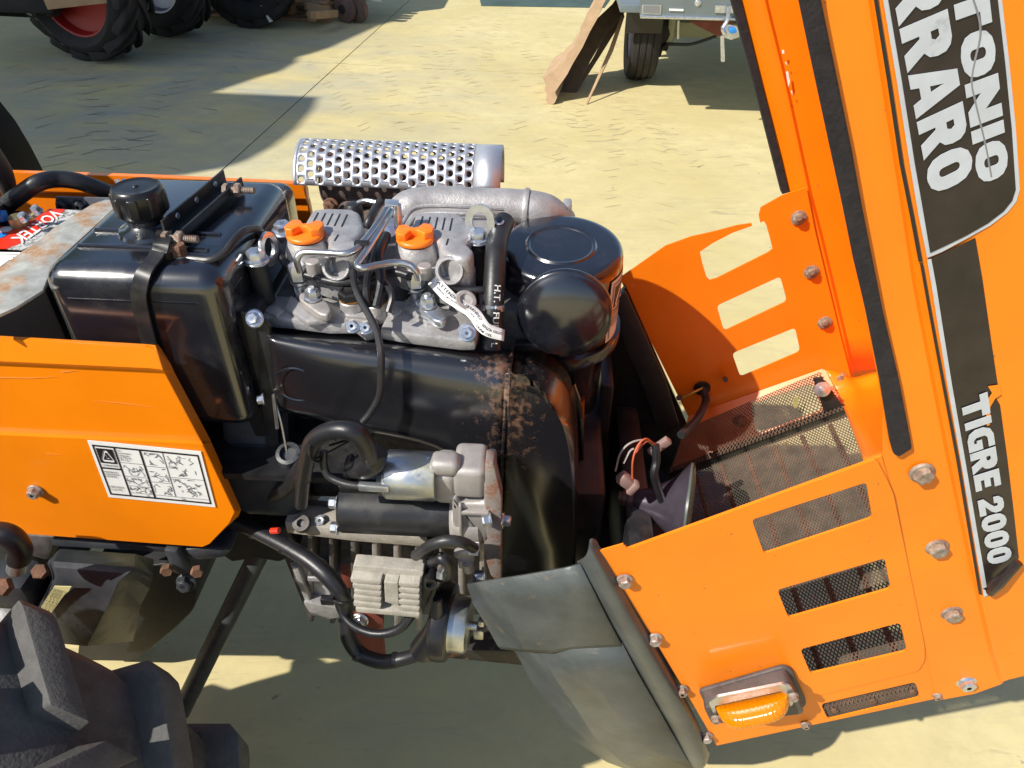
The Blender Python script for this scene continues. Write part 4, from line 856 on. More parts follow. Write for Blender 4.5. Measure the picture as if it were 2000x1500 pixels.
# perforated heat guard: half tube with round holes, built as a curved sheet of cells
gc = Vector((PY(590, 330, 1.12).x, 1.125, PY(590, 335, 1.12).z)); gR = .060
glen = PY(981, 340, 1.12).x - gc.x
def guard():
    V, Fc = [], []; a_lo, a_hi = math.radians(-78), math.radians(110)   # 0 = up, negative towards camera
    arc = gR * (a_hi - a_lo); pitch_x, pitch_a = .0142, .0166
    def pt(x, s, dr=0.0):
        a = a_lo + s / gR; r = gR + dr; return gc + Vector((x, math.sin(a) * r, math.cos(a) * r - .012))
    nx, ns = int(glen * .865 / pitch_x), int(arc / pitch_a); n = 16
    def q(p): V.append(p); return len(V) - 1
    for i in range(nx):
        for j in range(ns):
            x0_, s0_ = .006 + i * pitch_x, j * pitch_a + (pitch_a / 2 if i % 2 else 0)
            cx, cs_ = x0_ + pitch_x / 2, s0_ + pitch_a / 2; r = .0047
            if s0_ + pitch_a > arc: 
                Fc.append(tuple(q(pt(x, s)) for x, s in ((x0_, s0_), (x0_ + pitch_x, s0_), (x0_ + pitch_x, arc), (x0_, arc)))); continue
            sqr = []; hl = []
            for k in range(n):
                sde, fr = divmod(k, 4); g_ = fr / 2 - 1; X, Y = ((1, g_), (-g_, 1), (-1, -g_), (g_, -1))[sde]
                t = -math.pi / 4 + 2 * math.pi * k / n; c_, s_ = math.cos(t), math.sin(t)
                sqr.append((cx + X * pitch_x / 2, cs_ + Y * pitch_a / 2)); hl.append((cx + c_ * r, cs_ + s_ * r))
            so_ = [q(pt(*p)) for p in sqr]; si = [q(pt(*p)) for p in hl]
            for k in range(n): Fc.append((so_[k], so_[(k + 1) % n], si[(k + 1) % n], si[k]))
        if i % 2:
            x0_ = .006 + i * pitch_x; Fc.append(tuple(q(pt(x, s)) for x, s in ((x0_, 0), (x0_ + pitch_x, 0), (x0_ + pitch_x, pitch_a / 2), (x0_, pitch_a / 2))))
    m_ = 24
    for xa, xb in ((0, .006), (.006 + nx * pitch_x, glen)):
        for k in range(m_): Fc.append(tuple(q(pt(x, s)) for x, s in ((xa, arc * k / m_), (xb, arc * k / m_), (xb, arc * (k + 1) / m_), (xa, arc * (k + 1) / m_))))
    return V, Fc
hg = obj('perforated_heat_guard', guard(), M_guard, TR, sharp=22, solid=.0016)
mf = obj('muffler', join(cyl(gc + Vector((.03, .002, -.018)), gc + Vector((glen - .02, .002, -.018)), .040, 28, .008), box(gc + Vector((.13, -.02, -.075)), (.20, .07, .05), .008), cyl(gc + Vector((.06, -.05, -.075)), gc + Vector((.085, -.02, -.03)), .016, 16), tube([gc + Vector((.12, -.10, -.10)), gc + Vector((.13, -.06, -.08)), gc + Vector((.14, -.02, -.05))], .02, 14)), M_exh, TR)
bolt('bolt', gc + Vector((.052, -.052, -.034)), (0, -1, .2), M_rust, hg, .009, .010, .012)
# guard end plate stud at right
# ---------------- air cleaner
az = .946; ac = PZ(1096, 478, az); aR = .0775; zd = Vector((0, 0, 1))
zd = Vector((-.01, -.09, 1)).normalized()
acl = obj('air_cleaner', lathe(Vector((ac.x, ac.y, az)), zd, [(0, .0), (.040, .0), (.0425, .0022), (.0445, .0024), (.047, .0), (.069, .0), (.0745, -.0007), (.078, -.0025), (.0805, -.0055), (.082, -.010), (.0825, -.02), (.0815, -.10), (.083, -.135), (.080, -.145), (.06, -.145)], 72, closed_ends=False), M_blk, TR, sharp=38)
obj('clamp_ring', lathe(Vector((ac.x, ac.y, az)) - zd * .128, zd, [(.083, .006), (.089, .004), (.090, -.004), (.089, -.014), (.085, -.018), (.077, -.018)], 56, closed_ends=False), M_blk, acl)
obj('oil_bowl', lathe(Vector((ac.x, ac.y, az)) - zd * .140, zd, [(.074, 0), (.070, -.010), (.068, -.13), (.060, -.15), (0, -.152)], 56, closed_ends=False), M_blk, acl)
dn = Vector((-.02, -1, .10)).normalized(); dc = PY(1103, 612, .782)
obj('intake_bowl', join(lathe(dc, dn, [(.040, -.03), (.045, -.012), (.0565, -.006), (.059, -.003), (.0595, .001), (.058, .004), (.0565, .0052), (.055, .0056), (.053, .0072), (.045, .0112), (.030, .0150), (.015, .0168), (0, .0174)], 64)), M_blk, acl, sharp=70)
obj('bowl_clip', box(dc + Vector((-.045, -.004, -.048)), (.03, .012, .012), .002), M_pla, acl)
# sticker wrapped on the right side of the cleaner
def wrap(a0, a1, z0, z1, r, o, n=14):
    V = [Vector((ac.x + (r + o) * math.cos(a0 + (a1 - a0) * i / n), ac.y + (r + o) * math.sin(a0 + (a1 - a0) * i / n), z)) for i in range(n + 1) for z in (z0, z1)]
    return V, [(2 * i, 2 * i + 2, 2 * i + 3, 2 * i + 1) for i in range(n)]
A0, A1 = math.radians(-38), math.radians(22)
lb = obj('warning_sticker', wrap(A0, A1, az - .118, az - .024, .0825, .0006), M_white, acl, sharp=60)
def wr(s0, s1, t0, t1, o=.0011): return wrap(A0 + (A1 - A0) * s0, A0 + (A1 - A0) * s1, az - .024 - .094 * t1, az - .024 - .094 * t0, .0825, o, 6)
obj('sticker_frame', join(wr(.06, .08, .08, .95), wr(.08, .95, .06, .08), wr(.60, .62, .08, .95), wr(.08, .60, .56, .58), wr(.93, .95, .08, .95)), M_ink, lb, sharp=None)
obj('sticker_logo', join(wr(.12, .56, .12, .46), wr(.10, .5, .50, .53)), M_ink, lb, sharp=None)
def wp(s, t, o=.0017): a = A0 + (A1 - A0) * s; return Vector((ac.x + (.0825 + o) * math.cos(a), ac.y + (.0825 + o) * math.sin(a), az - .024 - .094 * t))
obj('sticker_triangle', sheet([wp(.34, .15), wp(.53, .40), wp(.50, .44), wp(.18, .44), wp(.15, .40)], [[wp(.34, .22), wp(.47, .39), wp(.21, .39)]], (.0002, 0, 0)), M_white, lb, sharp=None)
random.seed(5)
obj('sticker_text', join(*[wr(.12, random.uniform(.35, .56), .62 + .035 * k, .632 + .035 * k) for k in range(5)], *[wr(.66, random.uniform(.8, .9), .10 + .032 * k, .114 + .032 * k) for k in range(25)]), M_ink2, lb, sharp=None, kind='stuff')

# ---------------- fan shroud: duct and drum
duct = [[(512, 630, .80), (600, 640, .80), (700, 648, .80), (850, 664, .80), (1000, 684, .79)],
        [(514, 646, .742), (600, 657, .738), (700, 664, .735), (850, 680, .73), (1000, 700, .725)],
        [(520, 656, .722), (600, 668, .717), (700, 682, .712), (850, 702, .705), (1000, 722, .698)],
        [(526, 674, .714), (600, 692, .706), (700, 708, .700), (850, 733, .692), (1000, 756, .684)],
        [(530, 720, .712), (600, 732, .703), (700, 748, .696), (850, 775, .686), (992, 796, .678)],
        [(534, 770, .712), (600, 782, .703), (700, 800, .695), (850, 825, .684), (985, 860, .675)],
        [(545, 800, .712), (610, 812, .704), (700, 838, .697), (850, 872, .686), (980, 955, .675)],
        [(550, 806, .75), (612, 818, .74), (700, 846, .74), (850, 880, .73), (978, 965, .72)]]
sh = obj('fan_shroud', grid(duct, 5), M_brust, TR, sharp=60, solid=.0016)
obj('pressed_ring', lathe(PY(578, 752, .7035), (0, -1, 0), [(.0235, -.0006), (.0250, .0003), (.0265, -.0006)], 28, math.radians(60), math.radians(330), closed_ends=False), M_blk, sh)
dp = [(986, 684), (1005, 678), (1040, 680), (1074, 693), (1100, 716), (1118, 750), (1126, 800), (1128, 900), (1124, 1000), (1112, 1130), (980, 1130), (980, 900)]
fp = [(986, 730), (1000, 728), (1028, 736), (1052, 754), (1074, 786), (1089, 830), (1100, 890), (1108, 960), (1112, 1030), (1108, 1130), (976, 1130), (978, 900)]
def drum():
    yA, yB = .80, .672; V, Fc = [], []; n = len(dp)
    rings = []
    back = [PY(u, v, .79) for u, v in dp]; front = [PY(u, v, .672) for u, v in fp]
    for t, b in ((0, 0), (.35, .0), (.65, .04), (.85, .14), (.95, .30), (1.0, .55)): 
        rings.append([Vector((bk.x + (f.x - bk.x) * b * 1.0, bk.y + (f.y - bk.y) * t, bk.z + (f.z - bk.z) * b)) for bk, f in zip(back, front)])
    rings.append(front)
    sm = [spline(r[1:10], 4) for r in rings]; m_ = len(sm[0])
    for r in sm: V += r
    for i in range(len(sm) - 1):
        for j in range(m_ - 1): Fc.append((i * m_ + j, i * m_ + j + 1, (i + 1) * m_ + j + 1, (i + 1) * m_ + j))
    k = len(V); V += [front[10], front[11], front[0]]
    Fc.append(tuple(range((len(sm) - 1) * m_, len(sm) * m_)) + (k, k + 1, k + 2))
    return V, Fc
dr_ = obj('fan_drum', drum(), M_brust, TR, sharp=50, solid=.0016)
obj('drum_rim', tube([PY(1118, 750, .80), PY(1132, 800, .80), PY(1136, 900, .80), PY(1130, 1010, .80), PY(1120, 1120, .80)], .004, 8), M_blk, dr_)
obj('drum_seam', tube([PY(1000, 680, .775), PY(999, 700, .735), PY(994, 730, .690), PY(988, 780, .674), PY(981, 900, .671), PY(977, 1000, .671), PY(974, 1130, .671)], .0022, 8), M_brust, dr_)
obj('drum_strip', prism([PY(u, v, .83) for u, v in ((1132, 790), (1142, 780), (1140, 860), (1128, 950))], (0, .01, 0)), M_oin, dr_, sharp=None)
obj('lock_ring', lathe(PY(1130, 1001, .80), (.3, -1, .2), [(.010, 0), (.013, .003), (.010, .005)], 20, closed_ends=False), M_brown, dr_)

# ---------------- starter motor
sy = .64
a = PY(668, 990, sy); b = Vector((PY(890, 990, sy).x, sy, a.z))
stm = obj('starter_motor', cyl(a, b, .0325, 40, .003), M_blk2, TR)
for z_, y_ in ((.020, -.012), (-.012, -.024)): 
    c = a + Vector((0, y_, z_)); bolt('bolt', c, (-1, 0, 0), M_zn, stm, .0075, .008, .0095)
sa = PY(757, 926, .615); sb_ = Vector((PY(853, 926, .615).x, .615, sa.z))
sol = obj('starter_solenoid', lathe(sa, (1, 0, 0), [(.024, -.004), (.0285, 0), (.0292, .002), (.0292, (sb_ - sa).length - .002), (.0285, (sb_ - sa).length), (.015, (sb_ - sa).length)], 44), M_znb, stm)
obj('solenoid_cap', join(lathe(sa, (-1, 0, 0), [(.026, .0), (.026, .008), (.020, .010), (.020, .016), (0, .016)], 32), cyl(sa + Vector((-.014, -.010, .002)), sa + Vector((-.030, -.010, .002)), .008, 14), box(sa + Vector((-.03, -.012, -.012)), (.05, .012, .010), .002)), M_pla, sol)
e = b; 
obj('drive_housing', join(box(PY(872, 930, .625), (.028, .050, .050), .010, seg=4), box(PY(870, 905, .612), (.035, .028, .022), .009, seg=4), box(PY(920, 918, .625), (.038, .052, .046), .008, seg=4),
    prism([PY(u, v, .60) for u, v in ((862, 968), (895, 970), (895, 985), (945, 985), (962, 960), (965, 1050), (952, 1062), (884, 1045), (882, 990))], (0, .05, 0), .006, 3), cyl(PY(884, 1010, .63), PY(945, 1010, .63), .034, 32, .004), box(PY(958, 960, .63), (.012, .06, .09), .004)), M_alud, stm)
obj('housing_ribs', join(prism([PY(u, v, .594) for u, v in ((895, 988), (901, 988), (903, 1050), (897, 1050))], (0, .008, 0), .002), prism([PY(u, v, .594) for u, v in ((900, 1000), (955, 1003), (955, 1009), (900, 1007))], (0, .008, 0), .002)), M_alud, stm)
mp_ = obj('mounting_plate', prism([PY(u, v, .60) for u, v in ((948, 900), (964, 905), (980, 975), (979, 1140), (962, 1140), (945, 1080), (946, 985))], (0, .02, 0), .002), mat('rust_spotted_steel', (.34, .30, .27), .6, .35, var=.2, vscale=40, stain=(.30, .12, .06), samt=.9, sscale=60, slo=.48, shi=.6, bump=.3, bscale=200), TR, sharp=30)
bolt('bolt', PY(981, 1016, .61), (1, -.1, 0), M_zn, mp_, .0075, .008, .011)
bolt('bolt', PY(958, 1014, .596), (-1, -.3, 0), M_zn, mp_, .0075, .008, .010)
bolt('bolt', PY(946, 1125, .60), (-1, -.2, 0), M_zn, mp_, .008, .010, .012)
obj('white_sleeve', cyl(PY(916, 1066, .60), PY(936, 1068, .60), .0115, 24, .001), M_white, TR)
obj('governor_lever', join(prism([PY(u, v, .60) for u, v in rnd([(884, 1086), (900, 1078), (925, 1080), (927, 1098), (918, 1106), (890, 1092)], 5)], (0, .012, 0), .004, 3), cyl(PY(912, 1098, .60), PY(916, 1112, .60), .008, 16), tube([PY(900, 1094, .6), PY(902, 1106, .6)], .004, 8, smooth=False)), M_alud, TR)

# ---------------- crankcase: ribbed casting seen under the starter
cy = .70
rail = obj('crankcase_rail', join(prism([PY(u, v, cy) for u, v in ((555, 1020), (690, 1038), (960, 1062), (962, 1080), (690, 1058), (560, 1042))], (0, .04, 0), .003), prism([PY(u, v, cy + .03) for u, v in ((560, 1000), (690, 1012), (950, 1040), (955, 1062), (690, 1040), (560, 1022))], (0, .03, 0), .003)), M_fin, TR, sharp=30)
for k in range(9):
    u = 600 + k * 42; v = 1045 + k * 3.3
    obj('crankcase_rib', prism([PY(u, v, cy + .01), PY(u + 10, v, cy + .01), PY(u + 12, v + 170, cy + .05), PY(u + 2, v + 170, cy + .05)], (0, .05, 0), .002), M_alud if k > 2 else M_alug, rail, sharp=30)  # leftmost ribs get a darker material, shade put into their colour
obj('crankcase_wall', prism([PY(u, v, cy + .07) for u, v in ((520, 1000), (960, 1050), (960, 1200), (600, 1200))], (0, .03, 0)), M_alug, rail, sharp=None)
for u, v, s in ((627, 1020, 1), (722, 1036, 1), (818, 1046, 1)): bolt('bolt', PY(u, v, cy + .012), (0, -.5, 1), M_zn, rail, .008, .007, .0115)
obj('blanking_boss', lathe(PY(588, 1022, cy - .002), (0, -.5, 1), [(.012, -.01), (.012, .002), (.006, .002), (.005, -.004), (0, -.004)], 20), M_alug, rail)
sump = obj('oil_sump', join(prism([PY(u, v, .74) for u, v in rnd([(565, 1098), (600, 1112), (668, 1130), (672, 1205), (640, 1209), (608, 1200), (592, 1160)], 6)], (0, .16, 0), .006, 3), prism([PY(u, v, .725) for u, v in ((568, 1106), (582, 1110), (608, 1180), (596, 1176))], (0, .03, 0), .002),
     prism([PY(u, v, .725) for u, v in ((600, 1128), (640, 1130), (640, 1138), (600, 1136))], (0, .03, 0), .002), prism([PY(u, v, .72) for u, v in rnd([(592, 1176), (660, 1188), (662, 1206), (640, 1210), (608, 1202)], 4)], (0, .03, 0), .004)), M_alu, TR, sharp=35)

# ---------------- voltage regulator
ry = .575
def RP(u, v, o=0.0): return PY(u, v, ry + o)
reg = obj('voltage_regulator', join(prism([RP(u, v) for u, v in rnd([(690, 1104), (828, 1116), (821, 1142), (687, 1130)], 4)], (0, .018, 0), .005, 3), prism([RP(u, v, .012) for u, v in ((690, 1124), (822, 1134), (822, 1196), (700, 1188))], (0, .03, 0), .003)), M_fin, TR, sharp=35)
obj('end_plate', prism([RP(u, v, .012) for u, v in ((826, 1090), (842, 1098), (850, 1140), (838, 1175), (824, 1200), (818, 1140))], (0, .05, 0), .002), M_blk2, reg, sharp=35)
for k in range(6):
    va = 1130 + k * 11.6; l = (684, 688, 691, 690, 690, 694)[k]
    segs = [((l, va), (745, va + 5)), ((778, va + 8), (820, va + 11))] if k < 5 else [((l, va), (820, va + 11))]
    for (u0, v0), (u1, v1) in segs:
        obj('cooling_fin', prism([RP(p[0], p[1], -.012) for p in rnd([(u0, v0), (u1, v1), (u1 - 3, v1 + 7.5), (u0 + 2, v0 + 7.5)], 2)], (0, .03, 0), .001), M_fin, reg, sharp=40)
obj('fin_centre', prism([RP(u, v, -.012) for u, v in ((750, 1137), (777, 1139), (779, 1184), (752, 1176))], (0, .03, 0), .001), M_fin, reg, sharp=None)
obj('regulator_screw', join(lathe(RP(841, 1138, -.006), (.1, -1, .2), [(.0085, -.02), (.0085, .004), (.0055, .004), (.005, -.001), (0, -.001)], 24)), M_pla, reg)
obj('regulator_nut', hexv(RP(858, 1120, -.004), (1, -.4, .2), .008, .008), M_znb, reg)
obj('loom_to_regulator', tube([RP(812, 1085, .01), RP(840, 1066, -.005), RP(872, 1056, -.008), RP(905, 1060, -.005), RP(925, 1070, .01)], .0068, 14), M_rub, TR)
obj('loom_boot', tube([RP(845, 1096, .01), RP(862, 1090, 0), RP(874, 1102, 0), RP(872, 1122, .01), RP(862, 1128, .02)], .0075, 14), M_hose, TR)
# brown frame bracket behind
for _b in (prism([PY(u, v, .66) for u, v in ((700, 1190), (722, 1192), (748, 1210), (748, 1226), (728, 1230), (712, 1206))], (0, .01, 0), .001), prism([PY(u, v, .66) for u, v in ((662, 1112), (680, 1110), (690, 1150), (672, 1150))], (0, .01, 0), .003), prism([PY(u, v, .68) for u, v in ((670, 1200), (745, 1215), (752, 1290), (700, 1270))], (0, .01, 0))): obj('brown_bracket', _b, M_brown, TR, sharp=30)
bolt('bolt', PY(702, 1211, .655), (0, -1, .2), M_znb, rail, .011, .008, .014)

# ---------------- cable looms
obj('starter_cable', tube([PY(588, 985, .66), PY(592, 940, .63), PY(600, 895, .60), PY(612, 862, .585), PY(640, 843, .58), PY(672, 840, .575), PY(698, 848, .575), PY(714, 870, .58), PY(722, 892, .59)], [.0085, .0088, .0095, .0098, .010, .0102, .0108, .011, .011], 18), M_hose, TR)
obj('cable_tie', tube([PY(606, 868, .575), PY(604, 885, .568), PY(612, 900, .580), PY(626, 900, .60), PY(630, 885, .60)], .0016, 6), M_pla, TR)
obj('terminal_boot', join(tube([PY(735, 880, .60), PY(726, 900, .598), PY(712, 910, .60), PY(692, 915, .605)], [.0135, .016, .0155, .012], 18), prism([PY(u, v, .60) for u, v in rnd([(672, 905), (682, 898), (700, 916), (694, 936), (670, 932)], 3)], (0, .012, 0), .002)), M_hose, TR)
obj('field_wire', tube([PY(632, 880, .61), PY(633, 910, .605), PY(642, 930, .60), PY(665, 942, .595), PY(690, 948, .592), PY(740, 954, .59)], .0045, 12), M_rub, TR)
obj('wire_terminal', box(PY(730, 951, .588), (.035, .008, .010), .002), M_zn, TR)
obj('main_loom', tube([PY(400, 1010, .72), PY(470, 1025, .70), PY(515, 1045, .68), PY(560, 1068, .66), PY(605, 1095, .64), PY(645, 1130, .62), PY(672, 1170, .61), PY(680, 1205, .62)], [.009, .010, .0105, .011, .0118, .0118, .0105, .008], 18), M_hose, TR)
obj('branch_loom', tube([PY(465, 975, .74), PY(510, 978, .73), PY(560, 950, .70), PY(598, 905, .63)], .011, 12), M_hose, TR)
obj('red_sleeve', tube([PY(530, 1037, .665), PY(545, 1036, .663)], .0042, 10, smooth=False), M_red, TR)
obj('lower_loom', tube([PY(655, 1150, .62), PY(664, 1190, .615), PY(690, 1222, .60), PY(735, 1238, .59), PY(780, 1228, .59), PY(812, 1190, .60)], [.005, .005, .006, .006, .0065, .006], 12), M_hose, TR)
obj('loom_sleeve', tube([PY(672, 1210, .64), PY(680, 1245, .63), PY(702, 1276, .62), PY(745, 1292, .61), PY(790, 1286, .61), PY(832, 1272, .61)], [.009, .0115, .0115, .011, .010, .010], 16), M_hose, TR)
obj('loom_tie', join(tube([PY(652, 1174, .592), PY(672, 1178, .588), PY(690, 1172, .60)], .002, 6), box(PY(640, 1172, .60), (.018, .01, .012), .002)), M_pla, TR)

for (c_, a_, r_) in ((PY(556, 1066, .662), (.8, -.1, -.6), .0118), (PY(622, 1108, .632), (.7, -.1, -.7), .0125), (PY(497, 1037, .69), (.9, -.1, -.4), .0112), (PY(652, 841, .579), (1, 0, -.05), .0108), (PY(594, 930, .625), (.15, -.3, 1), .0098), (PY(700, 1276, .62), (.8, -.1, -.5), .0125), (PY(770, 1289, .61), (1, 0, 0), .0118)):
    obj('tape_band', lathe(Vector(c_) - Vector(a_).normalized() * .004, a_, [(r_ - .001, 0), (r_, .001), (r_, .007), (r_ - .001, .008)], 20, closed_ends=False), M_pla, TR)
obj('hose_clamp', lathe(pz_(963, 600, .915), (.02, .35, .9), [(.0138, -.004), (.0146, -.0035), (.0146, .0035), (.0138, .004)], 24, closed_ends=False), M_zn, TR)
for k in range(5):
    obj('casting_web', prism([PY(u, v, .601) for u, v in ((902 + k * 11, 1012), (906 + k * 11, 1012), (907 + k * 11, 1046), (903 + k * 11, 1046))], (0, .006, 0), .001), M_alud, stm, sharp=None)
# ---------------- horn with zinc cup
hy = .60
ha = PY(862, 1212, hy); 
hn = obj('horn', lathe(ha, (1, -.12, 0), [(0, -.008), (.050, -.008), (.054, -.004), (.054, .006), (.052, .014), (.046, .016), (0, .016)], 48), M_pla, TR)
obj('horn_cup', lathe(ha + Vector((.016, -.002, 0)), (1, -.12, 0), [(.040, 0), (.0385, .004), (.038, .020), (.036, .023), (.006, .024), (.006, .034), (0, .034)], 44), M_znb, hn)
obj('horn_trumpet', tube([PY(855, 1170, hy - .02), PY(850, 1225, hy - .02), PY(828, 1268, hy - .015)], [.006, .014, .020], 14), M_pla, hn)
obj('horn_terminal', join(box(PY(935, 1235, hy), (.014, .012, .02), .002), box(PY(940, 1215, hy), (.008, .010, .012), .002)), M_znb, hn)
obj('front_frame_rail', join(prism([PY(u, v, .64) for u, v in ((830, 1268), (1010, 1272), (1080, 1300), (1015, 1300), (860, 1285))], (0, .05, 0), .003), ), mat('rusting_frame', (.02, .017, .016), .5, stain=(.28, .14, .07), samt=1, sscale=28, slo=.55, shi=.62), TR, sharp=30)
obj('fan_drum_base', box((.03, .86, .56), (.16, .26, .16), .01), M_blk2, TR)
# ================================================================== LOWER FRAME, FRONT WHEEL
M_dcast = mat('sooty_casting', (.014, .014, .016), .6, var=.4, vscale=20, bump=.3, bscale=90)
axh = obj('axle_housing', grid([
  [(100, 1085, .74), (118, 1072, .70), (264, 1082, .70), (300, 1092, .74)], [(90, 1104, .70), (104, 1096, .652), (262, 1108, .652), (300, 1124, .72)], [(94, 1112, .70), (106, 1108, .643), (250, 1120, .643), (298, 1134, .71)],
  [(95, 1132, .70), (112, 1128, .636), (230, 1137, .636), (292, 1150, .70)], [(60, 1180, .70), (84, 1175, .630), (212, 1180, .630), (275, 1182, .70)], [(30, 1260, .70), (45, 1250, .625), (170, 1262, .625), (260, 1252, .70)]]), M_cast, TR, sharp=28, solid=.02)
obj('final_drive', prism([PY(u, v, .78) for u, v in rnd([(170, 1120), (330, 1100), (384, 1150), (380, 1190), (345, 1225), (300, 1262), (262, 1292), (150, 1290)], 14)], (0, .12, 0), .02, 3), M_dcast, TR, sharp=40)
obj('yellow_label', prism([PY(u, v, .622) for u, v in ((106, 1145), (139, 1146), (134, 1155), (127, 1160), (93, 1207), (80, 1185))], (0, .001, 0)), M_yel, axh, sharp=None)
obj('label_lines', join(*[text_vf('LOCTITE 540 ATTENZIONE', PY(84 + 7 * k, 1190 + 2.5 * k, .6205), PY(106 + 6 * k, 1150 + 1.5 * k, .6205), PY(79 + 7 * k, 1188 + 2.5 * k, .6205), up=.0003) for k in range(4)]), M_ink, axh, sharp=None)
obj('cross_member', join(prism([PY(u, v, .68) for u, v in ((100, 1052), (420, 1076), (420, 1086), (100, 1068))], (0, .12, 0), .004), prism([PY(u, v, .66) for u, v in ((318, 1075), (345, 1078), (368, 1122), (350, 1125), (336, 1118))], (0, .02, 0), .004), prism([PY(u, v, .67) for u, v in ((340, 1075), (430, 1070), (452, 1078), (440, 1092), (380, 1098))], (0, .06, 0), .008)), M_cast, TR)
mb = MATS['weathered_bolt']
for u, v in ((326, 1110), (385, 1113)): obj('bolt', hexv(PY(u, v, .655), (.4, -1, .2), .0090, .009), M_rust, axh)
bolt('bolt', PY(364, 1138, .66), (0, -1, .35), M_cast, axh, .011, .010, .015)
obj('drag_link', tube([PY(515, 1062, .765), PY(352, 1392, .66)], .0165, 18, smooth=False), mat('grey_strut_paint', (.05, .055, .06), .4, var=.3, vscale=30), TR)
obj('engine_mount', prism([PY(u, v, .745) for u, v in rnd([(420, 1040), (560, 1030), (585, 1075), (548, 1100), (500, 1092), (452, 1100), (425, 1080)], 8)], (0, .10, 0), .008, 3), M_dcast, TR, sharp=40)
obj('brake_hose', tube([PY(-30, 1040, .60), PY(15, 1045, .60), PY(38, 1070, .60), PY(36, 1092, .60)], .015, 14), M_hose, TR)
obj('hose_ferrule', cyl(PY(36, 1088, .60), PY(33, 1112, .60), .0125, 20, .001), M_zn, TR)
kn = PY(25, 1165, .62)
obj('steering_knuckle', join(lathe(PY(30, 1185, .66), (.1, -.4, 1), [(.05, -.04), (.055, 0), (.03, .012), (0, .014)], 24), box(PY(20, 1140, .66), (.09, .06, .06), .015)), M_cast, TR)
obj('knuckle_bolt', hexv(PY(82, 1116, .66), (.2, -.6, .8), .012, .012), M_rust, TR)
obj('knuckle_nut', hexv(PY(8, 1146, .62), (.2, -.6, .8), .014, .014), M_rust, TR)
obj('rocky_bracket', prism([PY(u, v, .74) for u, v in ((30, 1045), (110, 1050), (96, 1100), (60, 1090), (50, 1130), (20, 1090))], (0, .06, 0), .01), M_alug, TR)

# front wheel at the lower left
WC = Vector((-.735, .350, .412))
fw = obj('front_wheel', lathe(WC, (0, 1, 0), [(0, -.06), (.06, -.06), (.07, -.03), (.07, .06), (.04, .12), (0, .12)], 28), M_or, TR)
def bigtyre():
    R = .375; s = .092; rim = .20; ax = Vector((0, 1, 0)); n = 17
    pf = [(rim, -s * .8), (.28, -s * 1.08), (R - .03, -s * 1.0), (R - .004, -s * .80), (R + .004, 0), (R - .004, s * .80), (R - .03, s * 1.0), (.28, s * 1.08), (rim, s * .8)]
    ty = obj('tyre', lathe(WC, ax, pf, 72, closed_ends=False), M_tyre, fw, sharp=60)
    obj('rim', lathe(WC, ax, [(rim + .01, -s * .8), (rim - .01, -s * .7), (rim - .02, -s * .2), (.07, 0), (.07, s * .1), (rim - .02, s * .2), (rim - .01, s * .7), (rim + .01, s * .8)], 48, closed_ends=False), M_or, fw)
    def lug(sd):
        V = []; m_ = 9
        for i in range(m_ + 1):
            t = i / m_; y = sd * s * (1.02 - t * .98); phi = math.radians(11.5) * (t ** 1.1) - .02
            base = R - .002 - (.028 if i == 0 else .014 if i == 1 else .004 if i == 2 else 0); top = R + (.022 if i == 0 else .034 if i == 1 else .036)
            wv = (.0165 + .003 * t)
            for dw, rr_ in ((-wv * 1.55, base - .003), (-wv * 1.0, top), (wv * .95, top), (wv * 1.25, base - .003)):
                a = phi + dw / R; V.append(Vector((rr_ * math.sin(a), y, rr_ * math.cos(a))))
        Fc = [(i * 4 + j, i * 4 + j + 1, (i + 1) * 4 + j + 1, (i + 1) * 4 + j) for i in range(m_) for j in range(3)] + [(0, 1, 2, 3), (m_ * 4, m_ * 4 + 1, m_ * 4 + 2, m_ * 4 + 3)]
        return bev((V, Fc), .0028, 2, 40)
    for sd in (1, -1):
        vf = lug(sd); me = D.meshes.new('tread_lug'); me.from_pydata(vf[0], [], vf[1]); bm = bmesh.new(); bm.from_mesh(me); bmesh.ops.recalc_face_normals(bm, faces=bm.faces); bm.to_mesh(me); bm.free()
        me.polygons.foreach_set('use_smooth', [True] * len(me.polygons)); me.set_sharp_from_angle(angle=math.radians(35)); me.materials.append(M_tyre)
        for k in range(n):
            a = math.radians(36.5 + (0 if sd > 0 else 9.0)) + 2 * math.pi * k / n
            link('tread_lug', me, Matrix.Translation(WC) @ Matrix.Rotation(a, 4, 'Y'), ty)
bigtyre()

# rest of the tractor beyond the left edge: it shades the ground beside the engine
obj('gearbox', box((-1.45, .88, .42), (1.3, .26, .26), .02), M_cast, TR)
obj('rear_fender', join(box((-1.95, .40, .98), (.62, .26, .02), .01), box((-1.95, 1.38, .98), (.62, .24, .02), .01)), M_or, TR)
obj('seat', join(box((-1.65, .89, .92), (.40, .42, .09), .03), box((-1.86, .89, 1.12), (.08, .42, .40), .03)), M_pla, TR)
sw_ = obj('steering_column', cyl((-1.02, .88, .75), (-1.18, .88, 1.22), .03, 16), M_pla, TR)
obj('steering_wheel', lathe((-1.18, .88, 1.22), (-.32, 0, .95), [(.18 + .014 * math.cos(a), .014 * math.sin(a)) for a in [i * math.pi / 4 for i in range(9)]], 36, closed_ends=False), M_pla, TR)
rw = obj('rear_wheel', cyl((-1.90, .46, .415), (-1.90, .34, .415), .07, 20), M_or, TR)
obj('tyre', lathe((-1.90, .38, .415), (0, 1, 0), [(.20, -.1), (.28, -.125), (.39, -.11), (.415, -.05), (.415, .05), (.39, .11), (.28, .125), (.20, .1)], 48, closed_ends=False), M_tyre, rw)
